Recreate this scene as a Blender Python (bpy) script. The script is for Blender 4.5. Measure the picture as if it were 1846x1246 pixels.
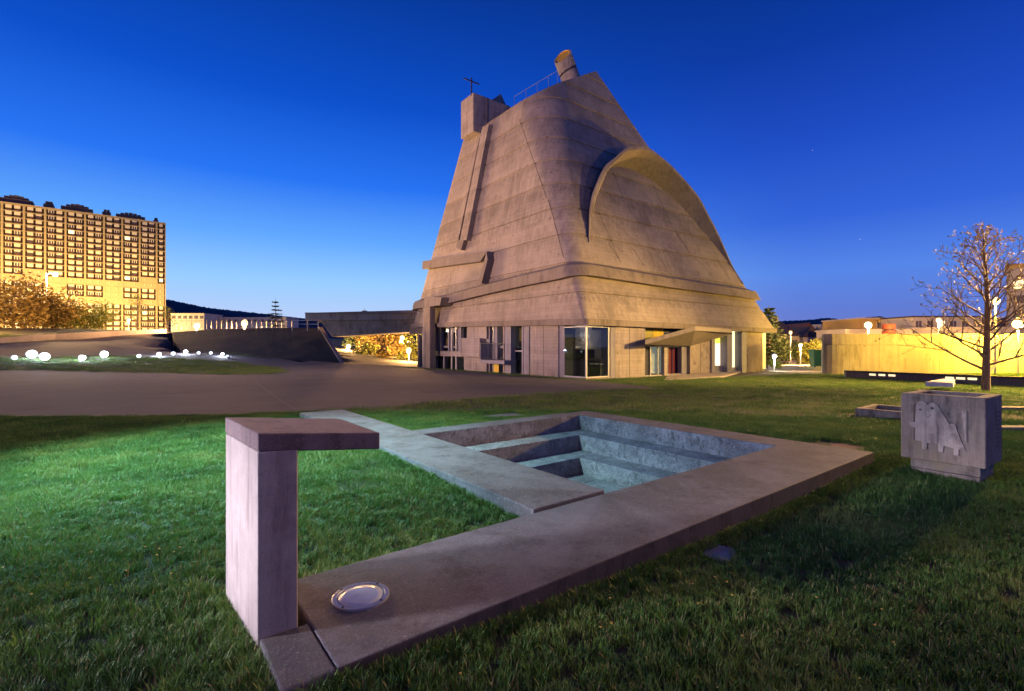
import bpy, bmesh, math, random
import numpy as np
from mathutils import Vector, Matrix, noise
from mathutils.geometry import delaunay_2d_cdt
rnd = random.Random(7)
for o in list(bpy.data.objects): bpy.data.objects.remove(o)
SC = bpy.context.scene; COL = SC.collection
F = 872.0; W2 = 923.0; HY = 622.0; CH = 1.6
R = math.radians

# ------------------------------------------------------------------ camera
cam = bpy.data.cameras.new('camera'); co = bpy.data.objects.new('camera', cam); COL.objects.link(co)
co.location = (0, 0, CH); co.rotation_euler = (R(90), 0, 0)
cam.sensor_width = 36; cam.lens = 36*F/1846; cam.shift_y = (HY-623)/1846*-1
cam.clip_start = .05; cam.clip_end = 9000
SC.camera = co
# ------------------------------------------------------------------ sky
w = bpy.data.worlds.new('World'); SC.world = w; w.use_nodes = True
nt = w.node_tree; N = nt.nodes; L = nt.links; N.clear()
def nd(t, **k):
    n = N.new(t)
    for a, b in k.items(): setattr(n, a, b)
    return n
out = nd('ShaderNodeOutputWorld'); bg = nd('ShaderNodeBackground'); tc = nd('ShaderNodeTexCoord')
sep = nd('ShaderNodeSeparateXYZ'); L.new(tc.outputs['Generated'], sep.inputs[0])
def ramp(pts, src):
    r = nd('ShaderNodeValToRGB'); e = r.color_ramp.elements
    while len(e) < len(pts): e.new(.5)
    for i, (p, c) in enumerate(pts): e[i].position = p; e[i].color = (*c, 1)
    L.new(src, r.inputs[0]); return r
# elevation gradient towards the afterglow (left) and away from it (right)
def s2l(c): return tuple(((v/255+.055)/1.055)**2.4 if v > 10 else v/255/12.92 for v in c)
glow = ramp([(0, s2l((190,192,226))), (.055, s2l((182,206,250))), (.12, s2l((150,204,255))), (.20, s2l((96,168,255))), (.30, s2l((34,116,244))), (.43, s2l((0,80,206))), (.60, s2l((0,56,156))), (1, s2l((0,46,128)))], sep.outputs[2])
away = ramp([(0, s2l((116,124,188))), (.06, s2l((96,124,212))), (.13, s2l((84,134,232))), (.22, s2l((50,100,218))), (.34, s2l((28,76,196))), (.47, s2l((8,58,164))), (.60, s2l((0,46,134))), (1, s2l((0,38,110)))], sep.outputs[2])
dot = nd('ShaderNodeVectorMath', operation='DOT_PRODUCT'); L.new(tc.outputs['Generated'], dot.inputs[0]); dot.inputs[1].default_value = Vector((-.50, .86, 0)).normalized()
mr = nd('ShaderNodeMapRange', interpolation_type='SMOOTHSTEP'); mr.inputs[1].default_value = .45; mr.inputs[2].default_value = .99; L.new(dot.outputs['Value'], mr.inputs[0])
mx = nd('ShaderNodeMix', data_type='RGBA'); L.new(mr.outputs[0], mx.inputs[0]); L.new(away.outputs[0], mx.inputs[6]); L.new(glow.outputs[0], mx.inputs[7])
# faint physical twilight on top
sky = nd('ShaderNodeTexSky', sky_type='NISHITA'); sky.sun_disc = False; sky.sun_elevation = R(-3); sky.sun_rotation = R(-30)
ad = nd('ShaderNodeMix', data_type='RGBA', blend_type='ADD'); ad.inputs[0].default_value = .04
L.new(mx.outputs[2], ad.inputs[6]); L.new(sky.outputs[0], ad.inputs[7])
# stars
vo = nd('ShaderNodeTexVoronoi'); vo.inputs['Scale'].default_value = 26; L.new(tc.outputs['Generated'], vo.inputs['Vector'])
lt = nd('ShaderNodeMath', operation='LESS_THAN'); lt.inputs[1].default_value = .022; L.new(vo.outputs['Distance'], lt.inputs[0])
sc_ = nd('ShaderNodeSeparateColor'); L.new(vo.outputs['Color'], sc_.inputs[0])
gt = nd('ShaderNodeMath', operation='GREATER_THAN'); gt.inputs[1].default_value = .86; L.new(sc_.outputs[0], gt.inputs[0])
ml = nd('ShaderNodeMath', operation='MULTIPLY'); L.new(lt.outputs[0], ml.inputs[0]); L.new(gt.outputs[0], ml.inputs[1])
ml2 = nd('ShaderNodeMath', operation='MULTIPLY'); L.new(ml.outputs[0], ml2.inputs[0]); ml2.inputs[1].default_value = .25
ad2 = nd('ShaderNodeMix', data_type='RGBA', blend_type='ADD'); L.new(ml2.outputs[0], ad2.inputs[0]); L.new(ad.outputs[2], ad2.inputs[6]); ad2.inputs[7].default_value = (1, 1, 1, 1)
L.new(ad2.outputs[2], bg.inputs[0]); bg.inputs[1].default_value = 1.0; L.new(bg.outputs[0], out.inputs[0])
SC.view_settings.view_transform = 'Standard'; SC.view_settings.look = 'None'; SC.view_settings.exposure = 0; SC.view_settings.gamma = 1
SODIUM = (1.0, .50, .16); YELC = (1.0, .60, .05); APC = (1.0, .62, .20); COLD = (.62, .80, 1.0)
def lamp(loc, power, color, radius=.15, name='lamp_light', kind='POINT', parent=None, aim=None, angle=60, blend=.8):
    d = bpy.data.lights.new(name, kind); d.energy = power; d.color = color; d.shadow_soft_size = radius
    o = bpy.data.objects.new(name, d); COL.objects.link(o)
    if kind == 'SPOT':
        d.spot_size = R(angle); d.spot_blend = blend
        o.rotation_euler = (Vector(aim)-Vector(loc)).to_track_quat('-Z', 'Y').to_euler()
    o.location = loc
    if parent: o.parent = parent; o.location = Vector(loc)-parent.location
    return o

# ------------------------------------------------------------------ helpers
def tag(o, label=None, cat=None, group=None, kind=None):
    if label: o['label'] = label
    if cat: o['category'] = cat
    if group: o['group'] = group
    if kind: o['kind'] = kind
    return o
def empty(name, loc, rz=0, label=None, cat=None, group=None):
    o = bpy.data.objects.new(name, None); COL.objects.link(o); o.location = loc; o.rotation_euler = (0, 0, rz); o.empty_display_size = .2
    return tag(o, label, cat, group)
class MB:
    def __init__(s): s.v = []; s.f = []; s.m = []
    def add(s, vs, fs, mi=0):
        b = len(s.v); s.v += [tuple(x) for x in vs]; s.f += [tuple(b+i for i in q) for q in fs]; s.m += [mi]*len(fs); return s
    def box(s, a, b, mi=0):
        x0,y0,z0 = a; x1,y1,z1 = b
        return s.add([(x0,y0,z0),(x1,y0,z0),(x1,y1,z0),(x0,y1,z0),(x0,y0,z1),(x1,y0,z1),(x1,y1,z1),(x0,y1,z1)],
              [(0,3,2,1),(4,5,6,7),(0,1,5,4),(1,2,6,5),(2,3,7,6),(3,0,4,7)], mi)
    def hexa(s, p, mi=0):   # 4 bottom + 4 top corners
        return s.add(p, [(0,3,2,1),(4,5,6,7),(0,1,5,4),(1,2,6,5),(2,3,7,6),(3,0,4,7)], mi)
    def tube(s, p, q, r0, r1, n=8, mi=0, cap=True):
        p = Vector(p); q = Vector(q); d = (q-p).normalized(); a = d.orthogonal().normalized(); b = d.cross(a)
        vs = [p+(a*math.cos(t)+b*math.sin(t))*r0 for t in [2*math.pi*i/n for i in range(n)]] + [q+(a*math.cos(t)+b*math.sin(t))*r1 for t in [2*math.pi*i/n for i in range(n)]]
        fs = [(i, (i+1) % n, n+(i+1) % n, n+i) for i in range(n)]
        if cap: fs += [tuple(range(n-1, -1, -1)), tuple(range(n, 2*n))]
        return s.add(vs, fs, mi)
    def lathe(s, prof, n=16, c=(0,0,0), mi=0):
        vs = []; 
        for r, z in prof: vs += [(c[0]+r*math.cos(2*math.pi*i/n), c[1]+r*math.sin(2*math.pi*i/n), c[2]+z) for i in range(n)]
        fs = [(j*n+i, j*n+(i+1) % n, (j+1)*n+(i+1) % n, (j+1)*n+i) for j in range(len(prof)-1) for i in range(n)]
        return s.add(vs, fs, mi)
    def prism(s, poly, z0, z1, mi=0):
        n = len(poly); vs = [(x, y, z0) for x, y in poly]+[(x, y, z1) for x, y in poly]
        return s.add(vs, [tuple(range(n-1, -1, -1)), tuple(range(n, 2*n))]+[(i, (i+1) % n, n+(i+1) % n, n+i) for i in range(n)], mi)
    def build(s, name, mats, parent=None, smooth=False, bevel=0, **k):
        me = bpy.data.meshes.new(name); me.from_pydata(s.v, [], s.f)
        for m in (mats if isinstance(mats, (list, tuple)) else [mats]): me.materials.append(m)
        me.polygons.foreach_set('material_index', s.m)
        me.update()
        bm = bmesh.new(); bm.from_mesh(me); bmesh.ops.recalc_face_normals(bm, faces=bm.faces); bm.to_mesh(me); bm.free()
        if smooth: me.shade_smooth()
        o = bpy.data.objects.new(name, me); COL.objects.link(o)
        if parent: o.parent = parent
        if bevel:
            md = o.modifiers.new('bevel', 'BEVEL'); md.width = bevel; md.segments = 2; md.limit_method = 'ANGLE'; md.angle_limit = R(40)
        return tag(o, **k)
def mesh_obj(name, vs, fs, mat, parent=None, smooth=False, **k):
    m = MB(); m.add(vs, fs); return m.build(name, mat, parent, smooth, **k)
def dup(o, name=None, loc=None, parent=None, rz=None):
    c = o.copy(); COL.objects.link(c)
    if parent: c.parent = parent
    if loc is not None: c.location = loc
    if rz is not None: c.rotation_euler = (0, 0, rz)
    return c
def copy_tree(o, loc, rz=0, label=None, scale=None):
    c = o.copy(); COL.objects.link(c); c.location = loc; c.rotation_euler = (0, 0, rz)
    if label: c['label'] = label
    if scale: c.scale = scale
    for ch in list(o.children):
        d = ch.copy(); COL.objects.link(d); d.parent = c
        if d.type == 'LIGHT': pass
        for g in ch.children:
            e = g.copy(); COL.objects.link(e); e.parent = d
    return c
def ray(px, py): return Vector(((px-W2)/F, 1, (HY-py)/F))
def P(px, py, Z): return Vector((0, 0, CH))+ray(px, py)*Z

# ------------------------------------------------------------------ materials
def mat(name, base=(.5,.5,.5), rough=.8, metal=0, emit=None, es=0, var=0, scale=5, bump=0, bscale=60, c2=None, spec=None):
    m = bpy.data.materials.new(name); m.use_nodes = True; t = m.node_tree; b = t.nodes['Principled BSDF']
    b.inputs['Base Color'].default_value = (*base, 1); b.inputs['Roughness'].default_value = rough; b.inputs['Metallic'].default_value = metal
    if spec is not None: b.inputs['Specular IOR Level'].default_value = spec
    if emit: b.inputs['Emission Color'].default_value = (*emit, 1); b.inputs['Emission Strength'].default_value = es
    if var or c2:
        tc = t.nodes.new('ShaderNodeTexCoord'); n = t.nodes.new('ShaderNodeTexNoise'); n.inputs['Scale'].default_value = scale; n.inputs['Detail'].default_value = 8; n.inputs['Roughness'].default_value = .65
        t.links.new(tc.outputs['Object'], n.inputs['Vector']); r = t.nodes.new('ShaderNodeValToRGB')
        a = tuple(v*(1-var) for v in base); c = c2 or tuple(min(1, v*(1+var)) for v in base)
        r.color_ramp.elements[0].position = .32; r.color_ramp.elements[1].position = .68
        r.color_ramp.elements[0].color = (*a, 1); r.color_ramp.elements[1].color = (*c, 1)
        t.links.new(n.outputs[0], r.inputs[0]); t.links.new(r.outputs[0], b.inputs['Base Color'])
    if bump:
        tc = t.nodes.new('ShaderNodeTexCoord'); n2 = t.nodes.new('ShaderNodeTexNoise'); n2.inputs['Scale'].default_value = bscale; n2.inputs['Detail'].default_value = 6
        t.links.new(tc.outputs['Object'], n2.inputs['Vector']); bp = t.nodes.new('ShaderNodeBump'); bp.inputs['Strength'].default_value = .6; bp.inputs['Distance'].default_value = bump
        t.links.new(n2.outputs[0], bp.inputs['Height']); t.links.new(bp.outputs[0], b.inputs['Normal'])
    return m
def concrete(name, base, dark, big=.25, streak=1.2, zs=.12, fine=30, amount=.55, pits=0, boards=0, speck=0, lichen=None, bump=.01, rough=.85, drip=None, streaky=0, pr=.09, blotch=0):
    """weathered concrete: large clouds, vertical runs of dirt, fine grain, form-board lines, pits"""
    m = bpy.data.materials.new(name); m.use_nodes = True; t = m.node_tree; N = t.nodes; L = t.links; b = N['Principled BSDF']; b.inputs['Roughness'].default_value = rough
    tc = N.new('ShaderNodeTexCoord')
    def mapping(s):
        q = N.new('ShaderNodeMapping'); q.inputs['Scale'].default_value = s; L.new(tc.outputs['Object'], q.inputs[0]); return q.outputs[0]
    def nz(s, vec, det=6, ro=.6):
        q = N.new('ShaderNodeTexNoise'); q.inputs['Scale'].default_value = s; q.inputs['Detail'].default_value = det; q.inputs['Roughness'].default_value = ro; L.new(vec, q.inputs['Vector']); return q.outputs[0]
    def mrng(v, a, c, lo=0, hi=1):
        q = N.new('ShaderNodeMapRange'); q.inputs[1].default_value = a; q.inputs[2].default_value = c; q.inputs[3].default_value = lo; q.inputs[4].default_value = hi; L.new(v, q.inputs[0]); return q.outputs[0]
    def mth(op, a, c):
        q = N.new('ShaderNodeMath'); q.operation = op
        for i, x in enumerate((a, c)):
            if isinstance(x, (int, float)): q.inputs[i].default_value = x
            else: L.new(x, q.inputs[i])
        return q.outputs[0]
    def mixc(f, a, c, bt='MIX'):
        q = N.new('ShaderNodeMix'); q.data_type = 'RGBA'; q.blend_type = bt
        if isinstance(f, (int, float)): q.inputs[0].default_value = f
        else: L.new(f, q.inputs[0])
        for i, x in ((6, a), (7, c)):
            if isinstance(x, tuple): q.inputs[i].default_value = (*x, 1)
            else: L.new(x, q.inputs[i])
        return q.outputs[2]
    clouds = mrng(nz(big, mapping((1,1,1)), 9, .68), .40, .62)
    runs = mrng(nz(streak, mapping((1,1,zs)), 10, .72), .44, .62)
    dirt = mth('MULTIPLY', runs, mrng(nz(big*1.7, mapping((1,1,1.6)), 4), .36, .52))
    f_ = mth('MULTIPLY', mth('MAXIMUM', dirt, mth('MULTIPLY', clouds, .6)), amount)
    colr = mixc(f_, base, dark)
    if blotch:
        bl = mth('MULTIPLY', mrng(nz(blotch, mapping((1,1,2.2)), 12, .80), .48, .56), mrng(nz(blotch*6, mapping((1,1,.4)), 10, .8), .30, .62)); colr = mixc(mth('MULTIPLY', bl, .85), colr, dark)
    mot = mrng(nz(fine*.22, mapping((1,1,.8)), 10, .75), .34, .66)
    colr = mixc(mth('MULTIPLY', mot, .42), colr, tuple(v*.55 for v in base))
    if streaky:
        sk = mrng(nz(streaky, mapping((1,1,.05)), 6, .75), .50, .64); colr = mixc(mth('MULTIPLY', sk, .5), colr, dark)
        sk = mrng(nz(streaky*.8, mapping((1,1.2,.045)), 6, .75), .56, .66); colr = mixc(mth('MULTIPLY', sk, .22), colr, tuple(min(1, v*1.35) for v in base))
    if boards:
        s = N.new('ShaderNodeSeparateXYZ'); L.new(tc.outputs['Object'], s.inputs[0])
        fr = mth('FRACT', mth('MULTIPLY', s.outputs[2], 1/boards), 0)
        fl = mth('FLOOR', mth('MULTIPLY', s.outputs[2], 1/boards), 0)
        wn = N.new('ShaderNodeTexWhiteNoise'); wn.noise_dimensions = '1D'; L.new(fl, wn.inputs['W'])
        colr = mixc(.16, colr, mixc(wn.outputs[0], tuple(v*.6 for v in base), tuple(min(1,v*1.35) for v in base)))
        colr = mixc(mth('MULTIPLY', mth('LESS_THAN', fr, .09), .3), colr, tuple(v*.5 for v in dark))
    if drip:   # band of runs under the eaves / at joints: object z period
        s = N.new('ShaderNodeSeparateXYZ'); L.new(tc.outputs['Object'], s.inputs[0])
        fr = mth('FRACT', mth('MULTIPLY', mth('SUBTRACT', s.outputs[2], drip[0]), 1/drip[1]), 0)
        run2 = mrng(nz(4.5, mapping((1,1,.06)), 5, .6), .44, .66)
        colr = mixc(mth('MULTIPLY', mth('MULTIPLY', mrng(fr, .45, 1), run2), drip[2]), colr, dark)
        lift = mth('FLOOR', mth('MULTIPLY', mth('SUBTRACT', s.outputs[2], drip[0]), 1/drip[1]), 0)
        wn = N.new('ShaderNodeTexWhiteNoise'); wn.noise_dimensions = '1D'; L.new(lift, wn.inputs['W'])
        colr = mixc(.22, colr, mixc(wn.outputs[0], tuple(v*.55 for v in base), tuple(min(1,v*1.3) for v in base)))
    if pits:
        v = N.new('ShaderNodeTexVoronoi'); v.inputs['Scale'].default_value = pits; L.new(tc.outputs['Object'], v.inputs['Vector'])
        sc = N.new('ShaderNodeSeparateColor'); L.new(v.outputs['Color'], sc.inputs[0])
        pm = mth('MULTIPLY', mth('LESS_THAN', v.outputs['Distance'], pr), mth('GREATER_THAN', sc.outputs[0], .5))
        colr = mixc(mth('MULTIPLY', pm, .75), colr, tuple(v*.4 for v in dark))
    if speck:
        sp = mrng(nz(speck, mapping((1,1,1)), 3, .8), .58, .66); colr = mixc(mth('MULTIPLY', sp, .5), colr, tuple(min(1, v*2.2) for v in base))
        sp2 = mrng(nz(speck*.8, mapping((1.1,.9,1)), 3, .8), .60, .68); colr = mixc(mth('MULTIPLY', sp2, .5), colr, tuple(v*.5 for v in dark))
    if lichen:
        colr = mixc(mth('MULTIPLY', mrng(nz(1.6, mapping((1,1,1)), 8, .75), .56, .68), .55), colr, lichen)
    colr = mixc(mrng(nz(fine, mapping((1,1,1)), 5, .7), .3, .7, .0, .28), colr, tuple(v*.6 for v in base))
    L.new(colr, b.inputs['Base Color'])
    bp = N.new('ShaderNodeBump'); bp.inputs['Strength'].default_value = .7; bp.inputs['Distance'].default_value = bump
    L.new(nz(fine*1.1, mapping((1,1,1)), 6, .7), bp.inputs['Height']); L.new(bp.outputs[0], b.inputs['Normal'])
    return m
CH_SHELL = concrete('shell_concrete', (.37,.315,.27), (.045,.036,.030), big=.10, streak=.6, zs=.14, fine=6, amount=1.0, boards=.30, drip=(3.05, 2.35, .9), pits=1.1, streaky=3.2, blotch=.21, bump=.03)
CH_BAND = concrete('gutter_concrete', (.25,.21,.18), (.08,.065,.06), big=.12, streak=1.0, fine=8, amount=.9, streaky=4, bump=.02)
CH_WALL = concrete('wall_concrete', (.38,.33,.30), (.10,.085,.075), big=.3, streak=1.4, zs=.2, fine=10, amount=.9, pits=1.6, boards=.25, bump=.02, streaky=3)
CH_STAIN = concrete('stained_concrete', (.33,.27,.20), (.05,.04,.03), big=.5, streak=1.8, zs=.2, fine=9, amount=1.0, bump=.02)
CH_FIN = concrete('fin_concrete', (.27,.26,.29), (.12,.12,.13), big=.3, fine=9, amount=.4, bump=.01)
SLAB = concrete('slab_concrete', (.165,.148,.155), (.030,.024,.026), big=.9, streak=2.2, zs=1, fine=42, amount=1.0, speck=48, lichen=(.10,.08,.05), bump=.014, blotch=.8, rough=.75)
STEP = concrete('step_concrete', (.31,.30,.31), (.03,.028,.03), big=2.2, streak=14, zs=.5, fine=40, amount=1.0, speck=38, blotch=2.2, bump=.006)
POST = concrete('post_concrete', (.42,.35,.32), (.13,.09,.08), big=1.1, streak=5, zs=.12, fine=50, amount=.8, pits=24, streaky=9, bump=.004)
PLANTER = concrete('planter_concrete', (.40,.30,.22), (.08,.06,.045), big=1.6, streak=6, zs=.3, fine=45, amount=1.1, streaky=10, lichen=(.33,.25,.10), bump=.006)
YWALL = concrete('long_wall_concrete', (.44,.38,.27), (.17,.13,.08), big=.2, streak=1.2, zs=.2, fine=8, amount=.9, streaky=3, pits=1.2, bump=.01)
BRIDGE = concrete('bridge_concrete', (.34,.30,.25), (.12,.10,.08), big=.3, streak=2.2, zs=.15, fine=10, amount=1.0, bump=.01, streaky=4)
ASPH = concrete('asphalt', (.070,.057,.075), (.030,.024,.032), big=.16, streak=.5, zs=1, fine=14, amount=1.0, speck=26, bump=.012, rough=.9, blotch=.25)
RUST = mat('rusty_concrete', (.16,.06,.045), .8, var=.35, scale=6, bump=.004)
DARKM = mat('dark_metal', (.03,.03,.035), .5, .6)
GREYM = mat('grey_metal', (.35,.35,.36), .45, .7, var=.15)
FRAME = mat('window_frame', (.42,.42,.42), .4, .3)
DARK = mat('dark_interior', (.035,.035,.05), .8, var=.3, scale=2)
ROOM = mat('room_wall', (.30,.29,.30), .8, var=.3, scale=1)
YEL = mat('yellow_panel', (.62,.42,.03), .5, var=.1)
OLIVE = mat('olive_panel', (.30,.28,.07), .5, var=.15)
REDP = mat('red_panel', (.12,.010,.010), .5, var=.15)
BLUEP = mat('blue_panel', (.02,.03,.12), .5)
LEAFY = mat('foliage_dark', (.045,.075,.022), .7, var=.4, scale=.8)
LEAFO = mat('foliage_autumn', (.17,.12,.025), .7, var=.45, scale=.8)
LEAFG = mat('foliage_yellow_green', (.13,.15,.02), .7, var=.4, scale=.8)
BARK = mat('bark', (.13,.09,.06), .9, var=.35, scale=9, bump=.01, bscale=30)
SOIL = mat('lawn_soil', (.018,.022,.008), .95, c2=(.032,.036,.011), var=.35, scale=1.5, bump=.02, bscale=20)
DIRTG = mat('embankment_turf', (.045,.038,.026), .95, c2=(.07,.06,.03), var=.3, scale=.7, bump=.05, bscale=6)
HILL = mat('hill_woods', (.035,.035,.05), .95, var=.35, scale=.02)
LAMP_W = mat('lit_lamp_warm', (1,.8,.5), .5, emit=(1,.74,.36), es=2.1)
LAMP_C = mat('lit_lamp_cold', (.9,.95,1), .5, emit=(.74,.88,1), es=1.6)
LITW = mat('lit_room', (.9,.85,.6), .5, emit=(1,.86,.45), es=1.6)
def glass(name, tint=(.55,.6,.6), refl=(.8,.85,.9)):
    m = bpy.data.materials.new(name); m.use_nodes = True; t = m.node_tree; t.nodes.clear()
    o = t.nodes.new('ShaderNodeOutputMaterial'); mx = t.nodes.new('ShaderNodeMixShader'); tr = t.nodes.new('ShaderNodeBsdfTransparent'); gl = t.nodes.new('ShaderNodeBsdfGlossy'); fr = t.nodes.new('ShaderNodeLayerWeight'); fr.inputs[0].default_value = .5; pw = t.nodes.new('ShaderNodeMath'); pw.operation = 'POWER'; pw.inputs[1].default_value = 4.5; t.links.new(fr.outputs['Facing'], pw.inputs[0]); ma_ = t.nodes.new('ShaderNodeMath'); ma_.operation = 'MULTIPLY_ADD'; ma_.inputs[1].default_value = .85; ma_.inputs[2].default_value = .07; t.links.new(pw.outputs[0], ma_.inputs[0])
    tr.inputs[0].default_value = (*tint, 1); gl.inputs[0].default_value = (*refl, 1); gl.inputs['Roughness'].default_value = .02
    t.links.new(ma_.outputs[0], mx.inputs[0]); t.links.new(tr.outputs[0], mx.inputs[1]); t.links.new(gl.outputs[0], mx.inputs[2]); t.links.new(mx.outputs[0], o.inputs[0]); return m
GLASS = glass('window_glass')

# ------------------------------------------------------------------ terrain height (thin plate spline)
def G(px, py, z): Z = F*(CH-z)/(py-HY); return ((px-W2)/F*Z, Z, z)
def GZ(px, py, Z): v = P(px, py, Z); return (v.x, v.y, v.z)
ctrl = [(-3,4,-.09),(-1.5,6,-.09),(-6,6,-.10),(-8,9,-.13),(-2,2,-.10),(0,3,-.14),(2,3,-.2),(4,5,-.25),(6,6.3,-.25),(8,8,-.25),(-4,1,-.1),(-1.2,2.1,-.07),(-.6,2.2,-.08),(-2.6,3.4,-.1),(0,0,-.15),(4,1,-.25),(1.4,3.9,-.2),(3,5.2,-.24),(-10,3,-.1),
        (1.5,12.2,-.06),(-2,12,-.1),(-5,12,-.12),(5.6,7.4,-.2),(8,14,-.3),(14,10,-.35),(4,9.8,-.1),(0,9.5,-.07),(-3,9,-.07),(3,16,-.2),(20,20,-.5),
        GZ(0,750,12),GZ(0,700,18),GZ(0,665,27),GZ(0,640,33),GZ(0,617,40),GZ(290,598,62),GZ(200,612,52),GZ(300,640,42),GZ(300,672,29),GZ(500,671,31),GZ(400,637,46),GZ(500,650,46),GZ(300,612,55),GZ(620,653,50),GZ(700,658,50),GZ(700,700,21),
        (5.07,33,-.71),(-8,50,-.75),(27,49.6,-1.02),(16,41.5,-.85),(10,50,-.8),(4,25,-.45),(12,30,-.7),(30,30,-.85),(30,45,-1),(45,44,-.9),(20,60,-1.3),(0,75,-.9),(-14,60,-.8),(-14,80,-.8),(45,60,-1.5),(60,30,-.8),
        (-70,40,3),(-60,75,4),(-110,120,5),(-176,246,8),(-220,200,8),(-40,120,2),(0,130,-1),(80,110,-3),(140,200,-4),(0,220,-1),(-80,220,5),(-30,-20,-.2),(30,-20,-.6),(-60,0,1)]
ctrl = np.array(ctrl)
def tps_fit(c, lam=.02):
    n = len(c); d = np.hypot(c[:,0][:,None]-c[:,0], c[:,1][:,None]-c[:,1]); K = np.where(d > 0, d*d*np.log(d+1e-9), 0)+lam*np.eye(n)
    Pm = np.c_[np.ones(n), c[:,:2]]; A = np.zeros((n+3, n+3)); A[:n,:n] = K; A[:n,n:] = Pm; A[n:,:n] = Pm.T
    return np.linalg.solve(A, np.r_[c[:,2], 0, 0, 0])
TW = tps_fit(ctrl)
def terr(x, y):
    x = np.atleast_1d(np.asarray(x, float)); y = np.atleast_1d(np.asarray(y, float))
    s = np.minimum(1, 270/np.maximum(1e-6, np.hypot(x, y))); xx = x*s; yy = y*s   # beyond 270 m keep the height of the ring
    d = np.hypot(xx[:,None]-ctrl[:,0], yy[:,None]-ctrl[:,1]); n = len(ctrl)
    return (np.where(d > 0, d*d*np.log(d+1e-9), 0)@TW[:n])+TW[n]+TW[n+1]*xx+TW[n+2]*yy
def tz(x, y): return float(terr(x, y)[0])
def TH(px, py):    # where the ray through a pixel meets the terrain
    r = ray(px, py); Zs = np.geomspace(2, 120, 500); g = terr(r.x*Zs, Zs); h = CH+r.z*Zs
    i = np.argmax(h < g); 
    if i == 0: i = len(Zs)-1
    Z = Zs[i]; return Vector((r.x*Z, Z, float(g[i])))

# ------------------------------------------------------------------ pool frame
A_ = Vector((.791,.612,0)).normalized(); B_ = Vector((-A_.y, A_.x, 0)); O_ = Vector((.986,5.24,0)); AZ = math.atan2(A_.y, A_.x)
def PQ(p, q, z=0): return O_+A_*p+B_*q+Vector((0,0,z))
def toPQ(x, y): d = Vector((x, y, 0))-O_; return d.dot(A_), d.dot(B_)
def quad(p0, q0, p1, q1): return [tuple(PQ(p, q)[:2]) for p, q in ((p0,q0),(p1,q0),(p1,q1),(p0,q1))]

# ------------------------------------------------------------------ ground sheets: one triangulation split into lawn and asphalt
asph_px = [(-700,752),(0,751),(260,751),(420,747),(530,743),(640,736),(750,727),(850,718),(1000,706.5),(1110,700.5),(1190,699),(1130,691.5),(1062,684),(1000,681),(925,676),(850,669),(785,664),(700,658.5),(620,653),(540,647),(470,642),(405,636),(350,612),(310,600),(290,598),(165,606),(0,617),(-300,625)]
isle_px = [(-500,668),(0,666),(120,667.5),(300,671),(420,674),(490,673),(520,668),(500,661),(430,652),(330,645),(240,640),(120,641),(0,643),(-300,650)]
asph = [tuple(TH(*p)[:2]) for p in asph_px]; isle = [tuple(TH(*p)[:2]) for p in isle_px]
hole = [tuple(PQ(p, q)[:2]) for p, q in ((-3.15,-1.0),(4.6,-1.0),(4.6,4.75),(0.0,4.75),(-.05,8.0),(-.85,8.0),(-.85,-.05),(-3.15,-.05))]
def inside(p, poly):
    x, y = p; c = False; n = len(poly); j = n-1
    for i in range(n):
        xi, yi = poly[i]; xj, yj = poly[j]
        if (yi > y) != (yj > y) and x < (xj-xi)*(y-yi)/(yj-yi)+xi: c = not c
        j = i
    return c
def insv(X, Y, poly):
    c = np.zeros(len(X), bool); n = len(poly); j = n-1
    for i in range(n):
        xi, yi = poly[i]; xj, yj = poly[j]
        m = ((yi > Y) != (yj > Y)) & (X < (xj-xi)*(Y-yi)/(yj-yi+1e-12)+xi); c ^= m; j = i
    return c
pts = []; edges = []
def loop(poly, step=1.0):
    i0 = len(pts); q = []
    for i in range(len(poly)):
        a = Vector(poly[i]); b = Vector(poly[(i+1) % len(poly)]); n = max(1, int((b-a).length/step))
        for k in range(n): q.append(a.lerp(b, k/n))
    pts.extend(q); n = len(q); edges.extend([(i0+i, i0+(i+1) % n) for i in range(n)])
outer = [(-2500,-300),(2500,-300),(2500,4000),(-2500,4000)]
loop(outer, 400); loop(asph, 1.5); loop(isle, 1.5); loop(hole, .7)
for y in np.arange(.2, 16, .7):
    for x in np.arange(-16, 16, .7): pts.append(Vector((x+.1*math.sin(y*9), y)))
for y in np.arange(-10, 92, 2.6):
    for x in np.arange(-70, 70, 2.6):
        if not (-16 < x < 16 and 0 < y < 16): pts.append(Vector((x+.4*math.sin(y), y)))
for y in np.arange(-250, 600, 28):
    for x in np.arange(-450, 450, 28):
        if not (-71 < x < 71 and -11 < y < 93): pts.append(Vector((x, y)))
for y in np.arange(600, 4000, 300):
    for x in np.arange(-2400, 2401, 300): pts.append(Vector((x, y)))
res = delaunay_2d_cdt([Vector(p) for p in pts], edges, [], 0, 1e-4)
V = np.array([v[:] for v in res[0]]); Zt = terr(V[:,0], V[:,1])
bump_n = np.array([noise.noise(Vector((x*.55, y*.55, 0)))*.025+noise.noise(Vector((x*.12, y*.12, 3)))*.05 if abs(x) < 70 and y < 90 else 0 for x, y in V])
T = np.array(res[2]); cx = V[T].mean(1)
ia = insv(cx[:,0], cx[:,1], asph) & ~insv(cx[:,0], cx[:,1], isle); ih = insv(cx[:,0], cx[:,1], hole)
_cr = [((px-W2)/F*Z, Z) for px, Z in ((310,61),(380,61),(440,60.5),(510,60),(577,59.5))]; _bs = [((px-W2)/F*Z, Z) for px, Z in ((330,46.8),(400,47.8),(470,48.8),(550,49.8),(616,50.8))]
under = insv(V[:,0], V[:,1], _bs+[(x*1.22, y*1.22) for x, y in _cr[::-1]]); Zt = np.where(under, np.minimum(Zt, Zt*0-1.6), Zt)
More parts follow.
